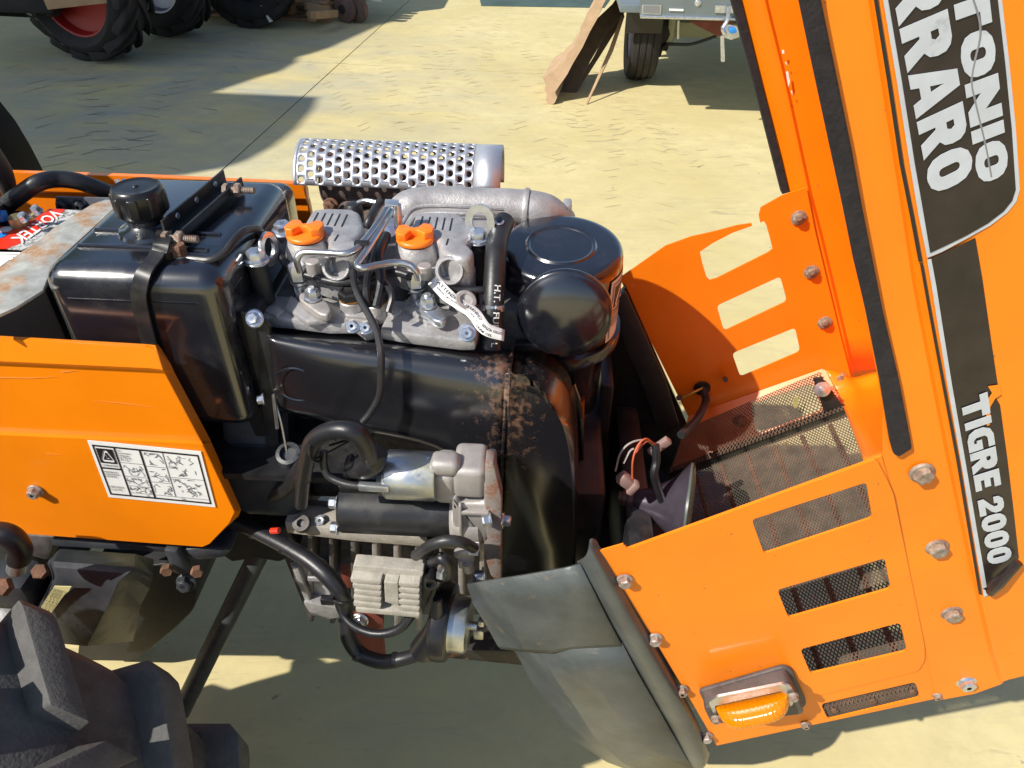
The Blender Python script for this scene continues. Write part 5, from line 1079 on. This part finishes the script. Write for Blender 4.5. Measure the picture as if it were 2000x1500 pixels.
obj('rim', lathe((-1.90, .38, .415), (0, 1, 0), [(.21, -.1), (.19, -.08), (.17, 0), (.07, .0), (.17, .02), (.19, .08), (.21, .1)], 36, closed_ends=False), M_or, rw)

# added wall out of view, put in to shade ground mirrored in the tank
ww = empty('yard_shade_block', 'added unseen wall beyond the lower left of the picture, shading the yard', 'blocker', (-4, -2, 0))
obj('blocker', box((-4.0, -2.0, 1.05), (4.0, 1.9, 2.10), .01), mat('blocker_grey', (.22, .21, .19), .9, var=.15, vscale=4, bump=.3), ww, sharp=None)
obj('blocker_top', box((-4.0, -2.0, 2.13), (4.1, 2.0, .05), .005), M_alug, ww, sharp=None)
# ================================================================== RAISED HOOD
hood = obj('hood', grid([[(1566, -60, .505), (1640, -60, .503), (1690, -60, .500), (1700, -60, .494), (1708, -60, .491), (2150, -60, .489)],
     [(1592, 120, .505), (1668, 120, .503), (1718, 120, .500), (1728, 120, .494), (1736, 120, .491), (2150, 120, .489)],
     [(1644, 400, .505), (1716, 400, .503), (1762, 400, .500), (1771, 400, .494), (1779, 400, .491), (2150, 400, .489)],
     [(1680, 560, .505), (1740, 560, .503), (1786, 560, .500), (1795, 560, .494), (1803, 560, .491), (2150, 560, .489)],
     [(1722, 780, .505), (1775, 780, .503), (1828, 780, .500), (1837, 780, .494), (1845, 780, .491), (2150, 780, .489)],
     [(1722, 892, .503), (1780, 880, .503), (1847, 880, .500), (1856, 880, .494), (1864, 880, .491), (2150, 880, .489)],
     [(1775, 1120, .500), (1825, 1110, .500), (1893, 1100, .500), (1902, 1100, .494), (1910, 1100, .491), (2150, 1100, .489)],
     [(1812, 1290, .500), (1862, 1285, .500), (1932, 1270, .500), (1941, 1268, .494), (1949, 1266, .491), (2150, 1240, .489)],
     [(1822, 1340, .500), (1880, 1330, .500), (1946, 1315, .500), (1955, 1310, .494), (1963, 1306, .491), (2150, 1262, .489)],
     [(1826, 1366, .500), (1902, 1352, .500), (1955, 1333, .500), (1962, 1328, .494), (1970, 1324, .491), (2150, 1280, .489)]]), M_or2, TR, sharp=None, solid=.002, label='orange hood tipped forward until it stands upright')
def strip(a, b, y, th, nm, mt, **k): return obj(nm, prism([PY(u, v, y) for u, v in a + b[::-1]], (0, th, 0), .002, 2), mt, hood, **k)
obj('foam_strip', prism([PY(u, v, .501) for u, v in [(1545, -60), (1558, 0), (1578, 96), (1616, 272), (1644, 400), (1664, 500), (1688, 600), (1715, 735), (1735, 855), (1742, 880), (1752, 884), (1777, 868), (1774, 850), (1752, 735), (1720, 600), (1680, 400), (1658, 280), (1624, 116), (1600, 0), (1590, -60)]], (0, -.006, 0), .0015), M_foam, hood, sharp=None, label='near black foam edge strip')
FY = 1.05
far = [(1432, -60), (1448, 0), (1488, 160), (1530, 330), (1542, 376), (1575, 366), (1596, 470), (1640, 655), (1660, 740), (1640, 790), (1900, 740), (1900, -60)]
obj('far_hood_wall', grid([[(1440, -60, FY), (1480, -60, FY), (1486, -60, FY + .008), (1900, -60, FY + .008)], [(1448, 0, FY), (1494, 0, FY), (1500, 0, FY + .008), (1900, 0, FY + .008)],
    [(1488, 160, FY), (1533, 160, FY), (1539, 160, FY + .008), (1900, 160, FY + .008)], [(1542, 376, FY), (1580, 376, FY), (1586, 376, FY + .008), (1900, 376, FY + .008)],
    [(1560, 470, FY), (1604, 470, FY), (1610, 470, FY + .008), (1900, 470, FY + .008)], [(1600, 655, FY), (1648, 655, FY), (1654, 655, FY + .008), (1900, 655, FY + .008)],
    [(1620, 740, FY), (1668, 740, FY), (1674, 738, FY + .006), (1900, 735, FY + .006)]]), M_or2, hood, sharp=15, solid=.002)
obj('foam_strip', prism([PY(u, v, FY - .004) for u, v in [(1412, -60), (1428, 0), (1472, 160), (1505, 290), (1528, 380), (1542, 376), (1524, 300), (1488, 160), (1448, 0), (1432, -60)]], (0, .014, 0), .001), M_foam, hood, sharp=None, label='far black foam edge strip')
for q_ in (((1527, 98), (1531, 97), (1532, 104), (1528, 105)), ((1533, 122), (1536, 121), (1537, 128)), ((1535, 140), (1539, 139), (1543, 160), (1540, 170), (1537, 155)), ((1544, 178), (1547, 177), (1548, 186))):
    obj('paint_chip', sheet([PY(u, v, FY - .0008) for u, v in q_], [], (0, .0003, 0)), M_white, hood, sharp=None)
# hood nose: curved sheet joining far and near walls
obj('hood_nose', grid([[(1612, 722, FY - .004), (1640, 728, FY - .006), (1668, 738, FY - .004), (1720, 725, FY + .004), (1900, 690, FY + .004)],
    [(1640, 780, FY - .05), (1668, 772, FY - .05), (1700, 766, FY - .045), (1760, 740, FY - .04), (1900, 700, FY - .04)],
    [(1655, 815, FY - .18), (1690, 808, FY - .18), (1720, 795, FY - .17), (1800, 770, FY - .17), (1900, 740, FY - .17)],
    [(1672, 860, FY - .36), (1700, 850, FY - .36), (1735, 840, FY - .35), (1800, 810, FY - .35), (1900, 780, FY - .35)],
    [(1690, 910, .51), (1722, 900, .51), (1770, 885, .51), (1820, 870, .51), (1900, 830, .51)]], 4), M_oin, hood, sharp=60, solid=.002)
# hood top sheet (faces right, beyond the frame)
ht = [PY(2140, -60, .489), PY(2140, 1262, .489)]
obj('hood_top', prism([ht[0], ht[1], Vector((ht[1].x, FY, ht[1].z)), Vector((ht[0].x, FY, ht[0].z))], (.003, 0, 0)), M_or, hood, sharp=None)
# decals
yd = .4875
def flat(px, y, nm, mt, par=hood, r=0, th=.0004): return obj(nm, sheet([PY(u, v, y) for u, v in (rnd(px, r) if r else px)], [], (0, th, 0)), mt, par, sharp=None)
d0 = flat([(1715, -60), (1725, 0), (1752, 160), (1777, 320), (1794, 420), (1811, 504), (1840, 492), (1890, 465), (1935, 440), (1968, 415), (1985, 394), (1992, 370), (1984, 250), (1971, 120), (1957, 0), (1949, -60)], yd, 'silver_border', M_sil)
flat([(1725, -60), (1735, 0), (1762, 160), (1787, 320), (1802, 405), (1817, 494), (1845, 481), (1888, 460), (1930, 436), (1960, 413), (1977, 392), (1984, 370), (1976, 250), (1963, 120), (1949, 0), (1941, -60)], yd - .0005, 'name_panel', M_dec, hood)
d2 = flat([(1812, 508), (1819, 505), (1905, 465), (1918, 540), (1938, 680), (1950, 760), (1944, 775), (1953, 790), (1968, 900), (1980, 1000), (1990, 1090), (1952, 1150), (1930, 1164), (1923, 1165), (1900, 1035), (1880, 915), (1853, 760), (1836, 650), (1822, 560)], yd, 'model_band', M_dec, hood)
flat([(1811, 508), (1819, 506), (1829, 560), (1843, 650), (1860, 755), (1888, 915), (1908, 1035), (1930, 1163), (1922, 1166), (1900, 1040), (1880, 920), (1852, 760), (1835, 655), (1820, 560)], yd - .0005, 'silver_edge', M_sil, hood)
for a_, b_ in ([(1700, -60), (1707, 0), (1733, 160), (1757, 320), (1777, 420), (1794, 511)], 8), ([(1797, 515), (1812, 600), (1838, 740), (1868, 900), (1888, 1020), (1912, 1161)], 6):
    flat(a_ + [(u + b_, v) for u, v in a_[::-1]], yd, 'pinstripe', M_ink, hood)
flat([(1930, 755), (1952, 752), (1956, 770), (1944, 778), (1934, 795), (1933, 830), (1928, 832), (1926, 800), (1930, 780), (1938, 768)], yd - .0012, 'decal_tear', M_or2, hood)
PQ = lambda *q: tuple(PY(u, v, yd - .0008) for u, v in q)
obj('lettering', glyphs('RARO', PQ((1756, 57), (1817, 384), (1850, 17), (1903, 342)), .075), M_sil, hood, sharp=None, label='silver block letters, lower line')
R0 = PQ((1756, 57), (1817, 384), (1850, 17), (1903, 342)); wtot = sum(GL[c][0] for c in 'RARO') + .075 * 3
obj('lettering', glyphs('R', R0, .075, start=-.955, total=wtot), M_sil, hood, sharp=None, label='silver block letter cut by the top of the picture')
O0 = PQ((1871, 74), (1910, 362), (1938, 50), (1971, 338)); wt2 = sum(GL[c][0] for c in 'ONIO') + .075 * 3
obj('lettering', join(glyphs('ONIO', O0, .075), glyphs('T', O0, .075, start=-.875, total=wt2)), M_sil, hood, sharp=None, label='silver block letters, upper line')
obj('lettering', glyphs('TIGRE 2000', PQ((1876, 784), (1930, 1104), (1928, 765), (1977, 1092)), .07), M_sil, hood, sharp=None, label='silver block letters and figures near the nose')
# scuffs and the curled end of the decal
obj('curled_decal', tube([PY(1934, 1158, .480), PY(1950, 1138, .478), PY(1990, 1098, .480)], [.004, .006, .004], 10), M_dec, hood)
flat([(1920, 1150), (1945, 1140), (1953, 1150), (1936, 1160)], .482, 'curled_flap', M_dec, hood)
obj('decal_crease', tube([PY(1898, -10, yd - .001), PY(1915, 60, yd - .0012), PY(1898, 150, yd - .001), PY(1905, 200, yd - .001), PY(1925, 285, yd - .001), PY(1936, 345, yd - .001)], .0007, 6), M_ink2, hood)
# bolts through the near flange
for u, v, k in ((1800, 922, 1.0), (1830, 1068, 1), (1858, 1196, 1), (1887, 1332, .95)): bolt('bolt', PY(u, v, .499), (0, -1, 0), M_rb if u < 1880 else M_zn, hood, .0090, .0062, .0113)
bolt('bolt', PY(1830, 1357, .499), (0, -1, 0), M_rb, hood, .0042, .003, .0056)

# ---------------- near grille panel
S1 = [(1468, 1015), (1692, 942), (1704, 1012), (1492, 1082)]; S2 = [(1518, 1152), (1728, 1090), (1740, 1150), (1540, 1207)]; S3 = [(1563, 1268), (1758, 1216), (1772, 1272), (1583, 1316)]; S4 = [(1603, 1375), (1788, 1332), (1797, 1362), (1617, 1405)]
gpn = obj('grille_panel', ysheet([(1172, 1076), (1217, 1063), (1226, 1071), (1722, 891), (1742, 960), (1778, 1118), (1815, 1288), (1830, 1364), (1400, 1456), (1375, 1412), (1290, 1270)], YG + .004, .002, [S1, S2, S3, S4]), M_or2, TR, sharp=30, label='near slotted orange grille panel with the amber lamp')
obj('raised_field', bev(ysheet([(1232, 1071), (1712, 897), (1732, 935), (1745, 965), (1775, 1110), (1806, 1262), (1806, 1290), (1794, 1310), (1700, 1334), (1560, 1368), (1400, 1396)], YG + .0012, .0026, [S1, S2, S3], 6), 0), M_or2, gpn, sharp=30)
lip = .003
for u, v in ((1220, 1131), (1279, 1245), (1331, 1345), (1379, 1436)): bolt('bolt', PY(u, v, YG + .003), (0, -1, 0), MATS['pale_bolt'] if v < 1300 or v > 1400 else M_rb, gpn, .0068, .0065, .0088)
bolt('bolt', PY(1573, 1414, YG + .003), (0, -1, 0), M_rb, gpn, .0048, .0035, .0065)
# amber side lamp
ly = YG
lh = obj('lamp_housing', join(prism([PY(u, v, ly) for u, v in rnd([(1368, 1344), (1526, 1299), (1536, 1302), (1560, 1352), (1550, 1356), (1384, 1376)], 7)], (0, -.026, 0), .004, 3), prism([PY(u, v, ly + .001) for u, v in rnd([(1363, 1343), (1528, 1295), (1545, 1300), (1574, 1366), (1566, 1376), (1388, 1392)], 8)], (0, -.006, 0), .002)), M_lampb, gpn, sharp=35)
def lampframe():
    y = ly - .029
    o = [(1384, 1372), (1400, 1362), (1530, 1336), (1545, 1342), (1552, 1356), (1548, 1378), (1536, 1382), (1400, 1408)]; h = [(1396, 1379), (1526, 1350), (1536, 1358), (1540, 1374), (1402, 1402)]
    # shift to the lens position in the picture
    return sheet([PY(u, v + 0, y) for u, v in rnd(o, 4)], [[PY(u, v, y) for u, v in rnd(h, 3)]], (0, .003, 0))
obj('lamp_bezel', lampframe(), M_zn, lh, sharp=30)
def lens():
    V, Fc = [], []; y0_ = ly - .026; n, m_ = 64, 14
    a = PY(1396, 1380, y0_); b = PY(1538, 1349, y0_); c = PY(1406, 1404, y0_)
    ex, ez = (b - a), (c - a); ez = ez * 1.12
    for j in range(m_ + 1):
        t = j / m_
        for i in range(n + 1):
            s = i / n; bul = (1 - abs(2 * s - 1) ** 4.0) ** .7 * (math.sin(math.pi * (t ** .62)) ** .6 if 0 < t < 1 else 0)
            rib = 0 if t > .5 else .00025 * (1 if (i // 2) % 2 else -1)
            p = a + ex * s + ez * t; V.append(p + Vector((0, -(.026 * bul) - rib, 0)))
    for j in range(m_):
        for i in range(n): k = j * (n + 1) + i; Fc.append((k, k + 1, k + n + 2, k + n + 1))
    return V, Fc
obj('lamp_lens', lens(), M_amb, lh, sharp=50, solid=.002)
for u, v in ((1549, 1358), (1398, 1402)): bolt('lamp_screw', PY(u, v, ly - .031), (0, -1, 0), M_rb, lh, .005, .004, .006)
obj('lamp_tab', prism([PY(u, v, ly - .024) for u, v in rnd([(1546, 1366), (1558, 1368), (1560, 1382), (1552, 1386)], 3)], (0, .003, 0)), M_zn, lh, sharp=30)

# ---------------- far grille panel seen from inside
FA = [(1210, 543), (1300, 480), (1350, 462), (1395, 452), (1440, 440), (1468, 436), (1469, 441), (1430, 455), (1390, 476), (1367, 492), (1372, 515), (1380, 541), (1386, 547), (1400, 543), (1500, 493), (1509, 486), (1504, 465), (1497, 440), (1492, 432), (1485, 435), (1482, 420), (1486, 405), (1527, 382), (1575, 366), (1592, 452), (1640, 650), (1662, 738), (1655, 760), (1610, 722), (1480, 765), (1385, 800), (1345, 815), (1300, 725)]
FB = [(1400, 597), (1524, 540), (1537, 588), (1414, 646)]; FC_ = [(1430, 690), (1553, 640), (1563, 686), (1446, 736)]
fpn = obj('grille_panel', ysheet(FA, FY - .006, .002, [FB, FC_]), M_oin, TR, sharp=30, label='far slotted orange grille panel, torn at its top slot')
fo, f1, f2 = PY(1345, 812, FY - .007), PY(1606, 720, FY - .007), PY(1310, 925, .97); fn = (f1 - fo).cross(f2 - fo).normalized()
def PP(u, v, off=0.0): d = ray(u, v); o_ = fo + fn * off; return CAM + d * ((o_ - CAM).dot(fn) / d.dot(fn))
fdir = fn if fn.y > 0 else -fn
obj('lower_flank', sheet([PP(u, v) for u, v in ((1345, 812), (1606, 720), (1652, 795), (1310, 925))], [[PP(u, v) for u, v in rnd([(1466, 789), (1586, 748), (1606, 800), (1478, 846)], 7)]], fdir * .002), M_oin, fpn, sharp=30)
for u, v in ((1560, 425), (1585, 531), (1611, 630), (1640, 738)):
    obj('nut', join(lathe(PY(u, v, FY - .007), (0, -1, 0), [(0, 0), (.0115, 0), (.0115, .002), (.009, .003)], 24), hexv(PY(u, v, FY - .009), (0, -1, 0), .0092, .006, .3), lathe(PY(u, v, FY - .016), (0, -1, 0), [(.0055, 0), (.0055, .003), (.003, .004), (0, .003)], 14)), M_rb, fpn)
obj('grommet', lathe(PY(1371, 758, FY - .008), (0, -1, 0), [(.010, .004), (.014, .003), (.015, 0), (.0, -.002)], 24), M_ink, fpn)
obj('stud', cyl(PY(1417, 740, FY - .008), PY(1417, 742, FY - .03), .004, 12), M_exh, fpn)
obj('stud', cyl(PY(1328, 776, FY - .008), PY(1326, 777, FY - .03), .005, 12), M_exh, fpn)
obj('lamp_wire', tube([PY(1374, 757, FY - .012), PY(1355, 766, FY - .03), PY(1332, 778, FY - .025)], .0018, 8), M_wy, fpn)
obj('lamp_cable', tube([PY(1374, 760, FY - .012), PY(1378, 785, FY - .04), PY(1360, 820, FY - .10), PY(1330, 850, FY - .15)], .007, 10), M_rub, fpn)
# frame bar between the two meshes
bar = obj('mesh_frame_bar', prism([PY(1305, 942, .955), PY(1305, 918, .955), PY(1650, 790, .955), PY(1656, 814, .955)], (0, .004, 0), .001), M_blk2, TR, sharp=30)
obj('frame_bar_upright', prism([PY(u, v, .953) for u, v in ((1588, 740), (1606, 738), (1652, 800), (1640, 815), (1612, 812))], (0, .004, 0), .001), M_blk2, bar, sharp=30)
obj('washer_screw', lathe(PY(1606, 760, .95), (-.1, -1, .4), [(0, 0), (.013, 0), (.0125, .002), (.006, .003), (.005, .006), (0, .007)], 24), M_zn, bar)
obj('washer_screw', lathe(PY(1445, 822, .97), (-.1, -1, .4), [(0, 0), (.012, 0), (.0115, .002), (.006, .003), (.005, .006), (0, .007)], 24), M_rust, bar)
# ---------------- wire meshes: crossing strands
def mesh_strands(Q, cell, r, hmax=None):
    A, B, C, E = Q    # A->B along, A->E across (bilinear patch)
    La = (B - A).length; Lb = (E - A).length; out = []
    def pt(s, t): return (A.lerp(B, s)).lerp(E.lerp(C, s), t)
    n = int((La + Lb * .6) / cell)
    for sgn in (1, -1):
        for k in range(-int(Lb * .6 / cell), int(La / cell) + int(Lb * .6 / cell) + 1):
            x0_ = k * cell; dxs = Lb * .6 * sgn
            # clip strand x = x0 + dxs*t to [0,La]
            t0, t1 = 0.0, 1.0
            ta, tb = (0 - x0_) / dxs, (La - x0_) / dxs; lo, hi = min(ta, tb), max(ta, tb); t0, t1 = max(t0, lo), min(t1, hi)
            if t1 - t0 < .01: continue
            p, q = pt((x0_ + dxs * t0) / La, t0), pt((x0_ + dxs * t1) / La, t1)
            out.append(tube([p, q], r, 4, smooth=False))
    return join(*out)
obj('upper_wire_mesh', mesh_strands((PY(1338, 838, .985), PY(1602, 726, .985), PY(1650, 800, .950), PY(1305, 925, .950)), .0050, .00085), M_wire, TR, kind='stuff', sharp=None)
fl0, fl1 = PY(1318, 935, .95), PY(1655, 808, .95); fr0 = Vector((fl0.x + .02, .500, fl0.z - .01)); fr1 = Vector((fl1.x + .02, .500, fl1.z - .01))
ext = (fl1 - fl0).normalized() * .02
obj('lower_wire_mesh', mesh_strands((fl0, fl1 + ext, fr1 + ext, fr0), .0050, .00085), M_wire, TR, kind='stuff', sharp=None)
obj('vent_wire_mesh', mesh_strands((PY(1600, 1372, YG + .009), PY(1790, 1328, YG + .009), PY(1802, 1366, YG + .009), PY(1614, 1410, YG + .009)), .0050, .00085), M_wire, TR, kind='stuff', sharp=None)
nrm_ = (fl1 - fl0).cross(fr0 - fl0).normalized()
if nrm_.z > 0: nrm_ = -nrm_
for k in range(6):
    s = .12 + k * .155
    obj('grille_rod', tube([fl0.lerp(fl1, s) + nrm_ * .012, fr0.lerp(fr1, s) + nrm_ * .012], .0042, 8, smooth=False), M_rust, bar)
for s, t in ((.45, .93), (.85, .90)):
    c = fl0.lerp(fl1, s).lerp(fr0.lerp(fr1, s), t); 
    obj('mesh_washer', lathe(c - nrm_ * .002, -nrm_, [(0, 0), (.013, 0), (.013, .002), (.006, .003), (0, .006)], 20), M_galv, bar)
lf = PY(1555, 786, .948)
obj('dry_leaf', prism([PY(u, v, .948) for u, v in ((1556, 772), (1560, 780), (1558, 795), (1552, 798), (1548, 790), (1551, 778))], (0, .0006, 0)), M_leaf, label='small dry yellow leaf lying on the upper wire mesh', cat='leaf', sharp=None)
obj('dry_leaf', prism([PY(u, v, .945) for u, v in ((1524, 868), (1538, 862), (1540, 868), (1528, 872))], (0, .0006, 0)), M_leaf, label='pale leaf scrap caught under the black mesh bar', cat='leaf', sharp=None)

# ---------------- bumper corner casting
def px3(rows): return grid(rows)
up_ = [[(930, 1120, 0.6100), (912, 1142, 0.5640), (945, 1137, 0.5210), (1020, 1126, 0.5100), (1100, 1112, 0.5040), (1133, 1104, 0.5000)],
       [(952, 1180, 0.6100), (924, 1180, 0.5640), (968, 1168, 0.5170), (1045, 1165, 0.5060), (1110, 1165, 0.5010), (1158, 1152, 0.4980)],
       [(975, 1215, 0.6100), (950, 1222, 0.5640), (998, 1215, 0.5140), (1062, 1212, 0.5040), (1114, 1212, 0.5000), (1184, 1204, 0.4970)],
       [(1000, 1250, 0.6100), (972, 1262, 0.5640), (1022, 1268, 0.5130), (1075, 1270, 0.5040), (1117, 1263, 0.4990), (1212, 1258, 0.4950)],
       [(1005, 1256, 0.6100), (978, 1268, 0.5690), (1024, 1274, 0.5210), (1076, 1276, 0.5120), (1119, 1268, 0.5070), (1214, 1263, 0.4970)]]
bmp = obj('bumper_corner', grid(up_, 1), M_gry, TR, sharp=14, solid=.003, label='grey painted bumper corner casting')
lo_ = [[(1030, 1262, 0.6100), (1004, 1268, 0.5790), (1052, 1272, 0.5260), (1085, 1270, 0.5140), (1118, 1262, 0.5065), (1214, 1256, 0.4970)],
       [(1068, 1320, 0.6100), (1040, 1335, 0.5740), (1088, 1330, 0.5210), (1118, 1325, 0.5100), (1150, 1315, 0.5010), (1245, 1315, 0.4950)],
       [(1100, 1375, 0.6100), (1078, 1392, 0.5690), (1126, 1385, 0.5180), (1152, 1378, 0.5080), (1184, 1366, 0.4980), (1278, 1372, 0.4940)],
       [(1140, 1420, 0.6100), (1116, 1442, 0.5640), (1160, 1438, 0.5160), (1188, 1430, 0.5070), (1214, 1412, 0.4970), (1310, 1428, 0.4930)],
       [(1200, 1470, 0.6100), (1184, 1488, 0.5640), (1216, 1490, 0.5160), (1240, 1482, 0.5070), (1262, 1462, 0.4970), (1342, 1484, 0.4920)],
       [(1300, 1500, 0.6100), (1252, 1512, 0.5640), (1280, 1524, 0.5160), (1300, 1520, 0.5080), (1318, 1510, 0.4990), (1366, 1512, 0.4920)]]
obj('lower_face', grid(lo_, 1), M_gry, bmp, sharp=14, solid=.003)
rl_ = [[(1128, 1102, 0.5140), (1146, 1082, 0.5040), (1152, 1054, 0.5020), (1164, 1054, 0.5080), (1172, 1070, 0.5010)],
       [(1133, 1106, 0.5060), (1148, 1100, 0.4920), (1160, 1088, 0.4890), (1170, 1082, 0.4960), (1180, 1080, 0.5010)],
       [(1192, 1216, 0.5020), (1206, 1210, 0.4880), (1220, 1200, 0.4850), (1232, 1192, 0.4920), (1240, 1188, 0.5010)],
       [(1252, 1322, 0.4990), (1266, 1314, 0.4860), (1280, 1306, 0.4830), (1292, 1298, 0.4900), (1300, 1294, 0.5010)],
       [(1316, 1436, 0.4960), (1330, 1428, 0.4840), (1344, 1420, 0.4810), (1356, 1412, 0.4880), (1362, 1408, 0.5010)],
       [(1346, 1492, 0.4950), (1360, 1492, 0.4830), (1372, 1486, 0.4810), (1380, 1476, 0.4880), (1385, 1466, 0.5010)],
       [(1352, 1504, 0.5020), (1364, 1506, 0.4920), (1376, 1498, 0.4910), (1382, 1486, 0.4980), (1386, 1472, 0.5010)]]
obj('edge_rail', grid(rl_, 3), M_gry, bmp, sharp=60, solid=.003)

# ---------------- dark front bay: frame, headlamp, rubber flap
obj('front_frame', join(box((.24, .80, .38), (.26, .42, .10), .01), box((.115, .98, .52), (.02, .16, .36), .004), box((.16, .80, .50), (.04, .36, .20), .01)), M_blk2, TR)
obj('front_bay_wall', prism([PY(u, v, 1.035) for u, v in ((1192, 600), (1222, 560), (1300, 735), (1352, 850), (1330, 1000), (1130, 1000), (1130, 760))], (0, .01, 0)), M_blk2, TR, sharp=None)
obj('rubber_flap', prism([PY(u, v, 1.00) for u, v in rnd([(1196, 582), (1222, 572), (1262, 660), (1300, 745), (1328, 835), (1288, 850), (1258, 760), (1222, 680)], 5)], (0, .012, 0), .004), M_rub, TR)
hl = PY(1262, 980, .76); hg_ = PY(1338, 985, .76); ha_ = Vector((.97, -.22, .06)).normalized()
lamp = obj('headlamp', lathe(hl, ha_, [(.013, -.02), (.017, -.01), (.020, 0), (.026, .014), (.040, .034), (.058, .050), (.064, .055), (.064, .060), (.059, .060)], 40), M_chrome, TR)
obj('bulb_holder', join(lathe(hl + ha_ * -.022 , -ha_, [(.016, -.004), (.016, .004), (.012, .005), (.012, .012), (.0095, .013), (.0095, .018), (0, .018)], 28)), mat('brown_bulb_holder', (.10, .055, .045), .45, .3), lamp)
obj('lamp_glass', lathe(hl + ha_ * .056, ha_, [(.066, 0), (.067, .003), (.062, .007), (.04, .010), (0, .011)], 40), M_glass, lamp)
obj('connector', join(box(PY(1222, 938, .73), (.024, .015, .017), .003, Matrix.Rotation(.7, 3, 'Y')), box(PY(1236, 952, .725), (.010, .014, .022), .003, Matrix.Rotation(.5, 3, 'Y'))), M_plug, lamp)
obj('plug', box(PY(1288, 872, .78), (.012, .010, .036), .002, Matrix.Rotation(.7, 3, 'Y')), M_plug, TR)
obj('orange_wires', join(tube([PY(1235, 935, .73), PY(1236, 900, .73), PY(1245, 872, .74), PY(1262, 857, .75), PY(1282, 872, .76)], .0014, 6), tube([PY(1240, 885, .74), PY(1262, 862, .75), PY(1280, 868, .76)], .0018, 6)), M_wr, lamp)
obj('grey_wires', join(tube([PY(1202, 920, .73), PY(1212, 885, .735), PY(1232, 865, .74), PY(1260, 860, .75), PY(1281, 874, .76)], .0014, 6), tube([PY(1218, 905, .73), PY(1230, 882, .74), PY(1238, 876, .74)], .0014, 6)), M_wg, lamp)
obj('headlamp_cable', tube([PY(1280, 868, .76), PY(1282, 900, .75), PY(1278, 930, .74), PY(1292, 975, .74), PY(1308, 1030, .74)], .006, 10), M_hose, lamp)
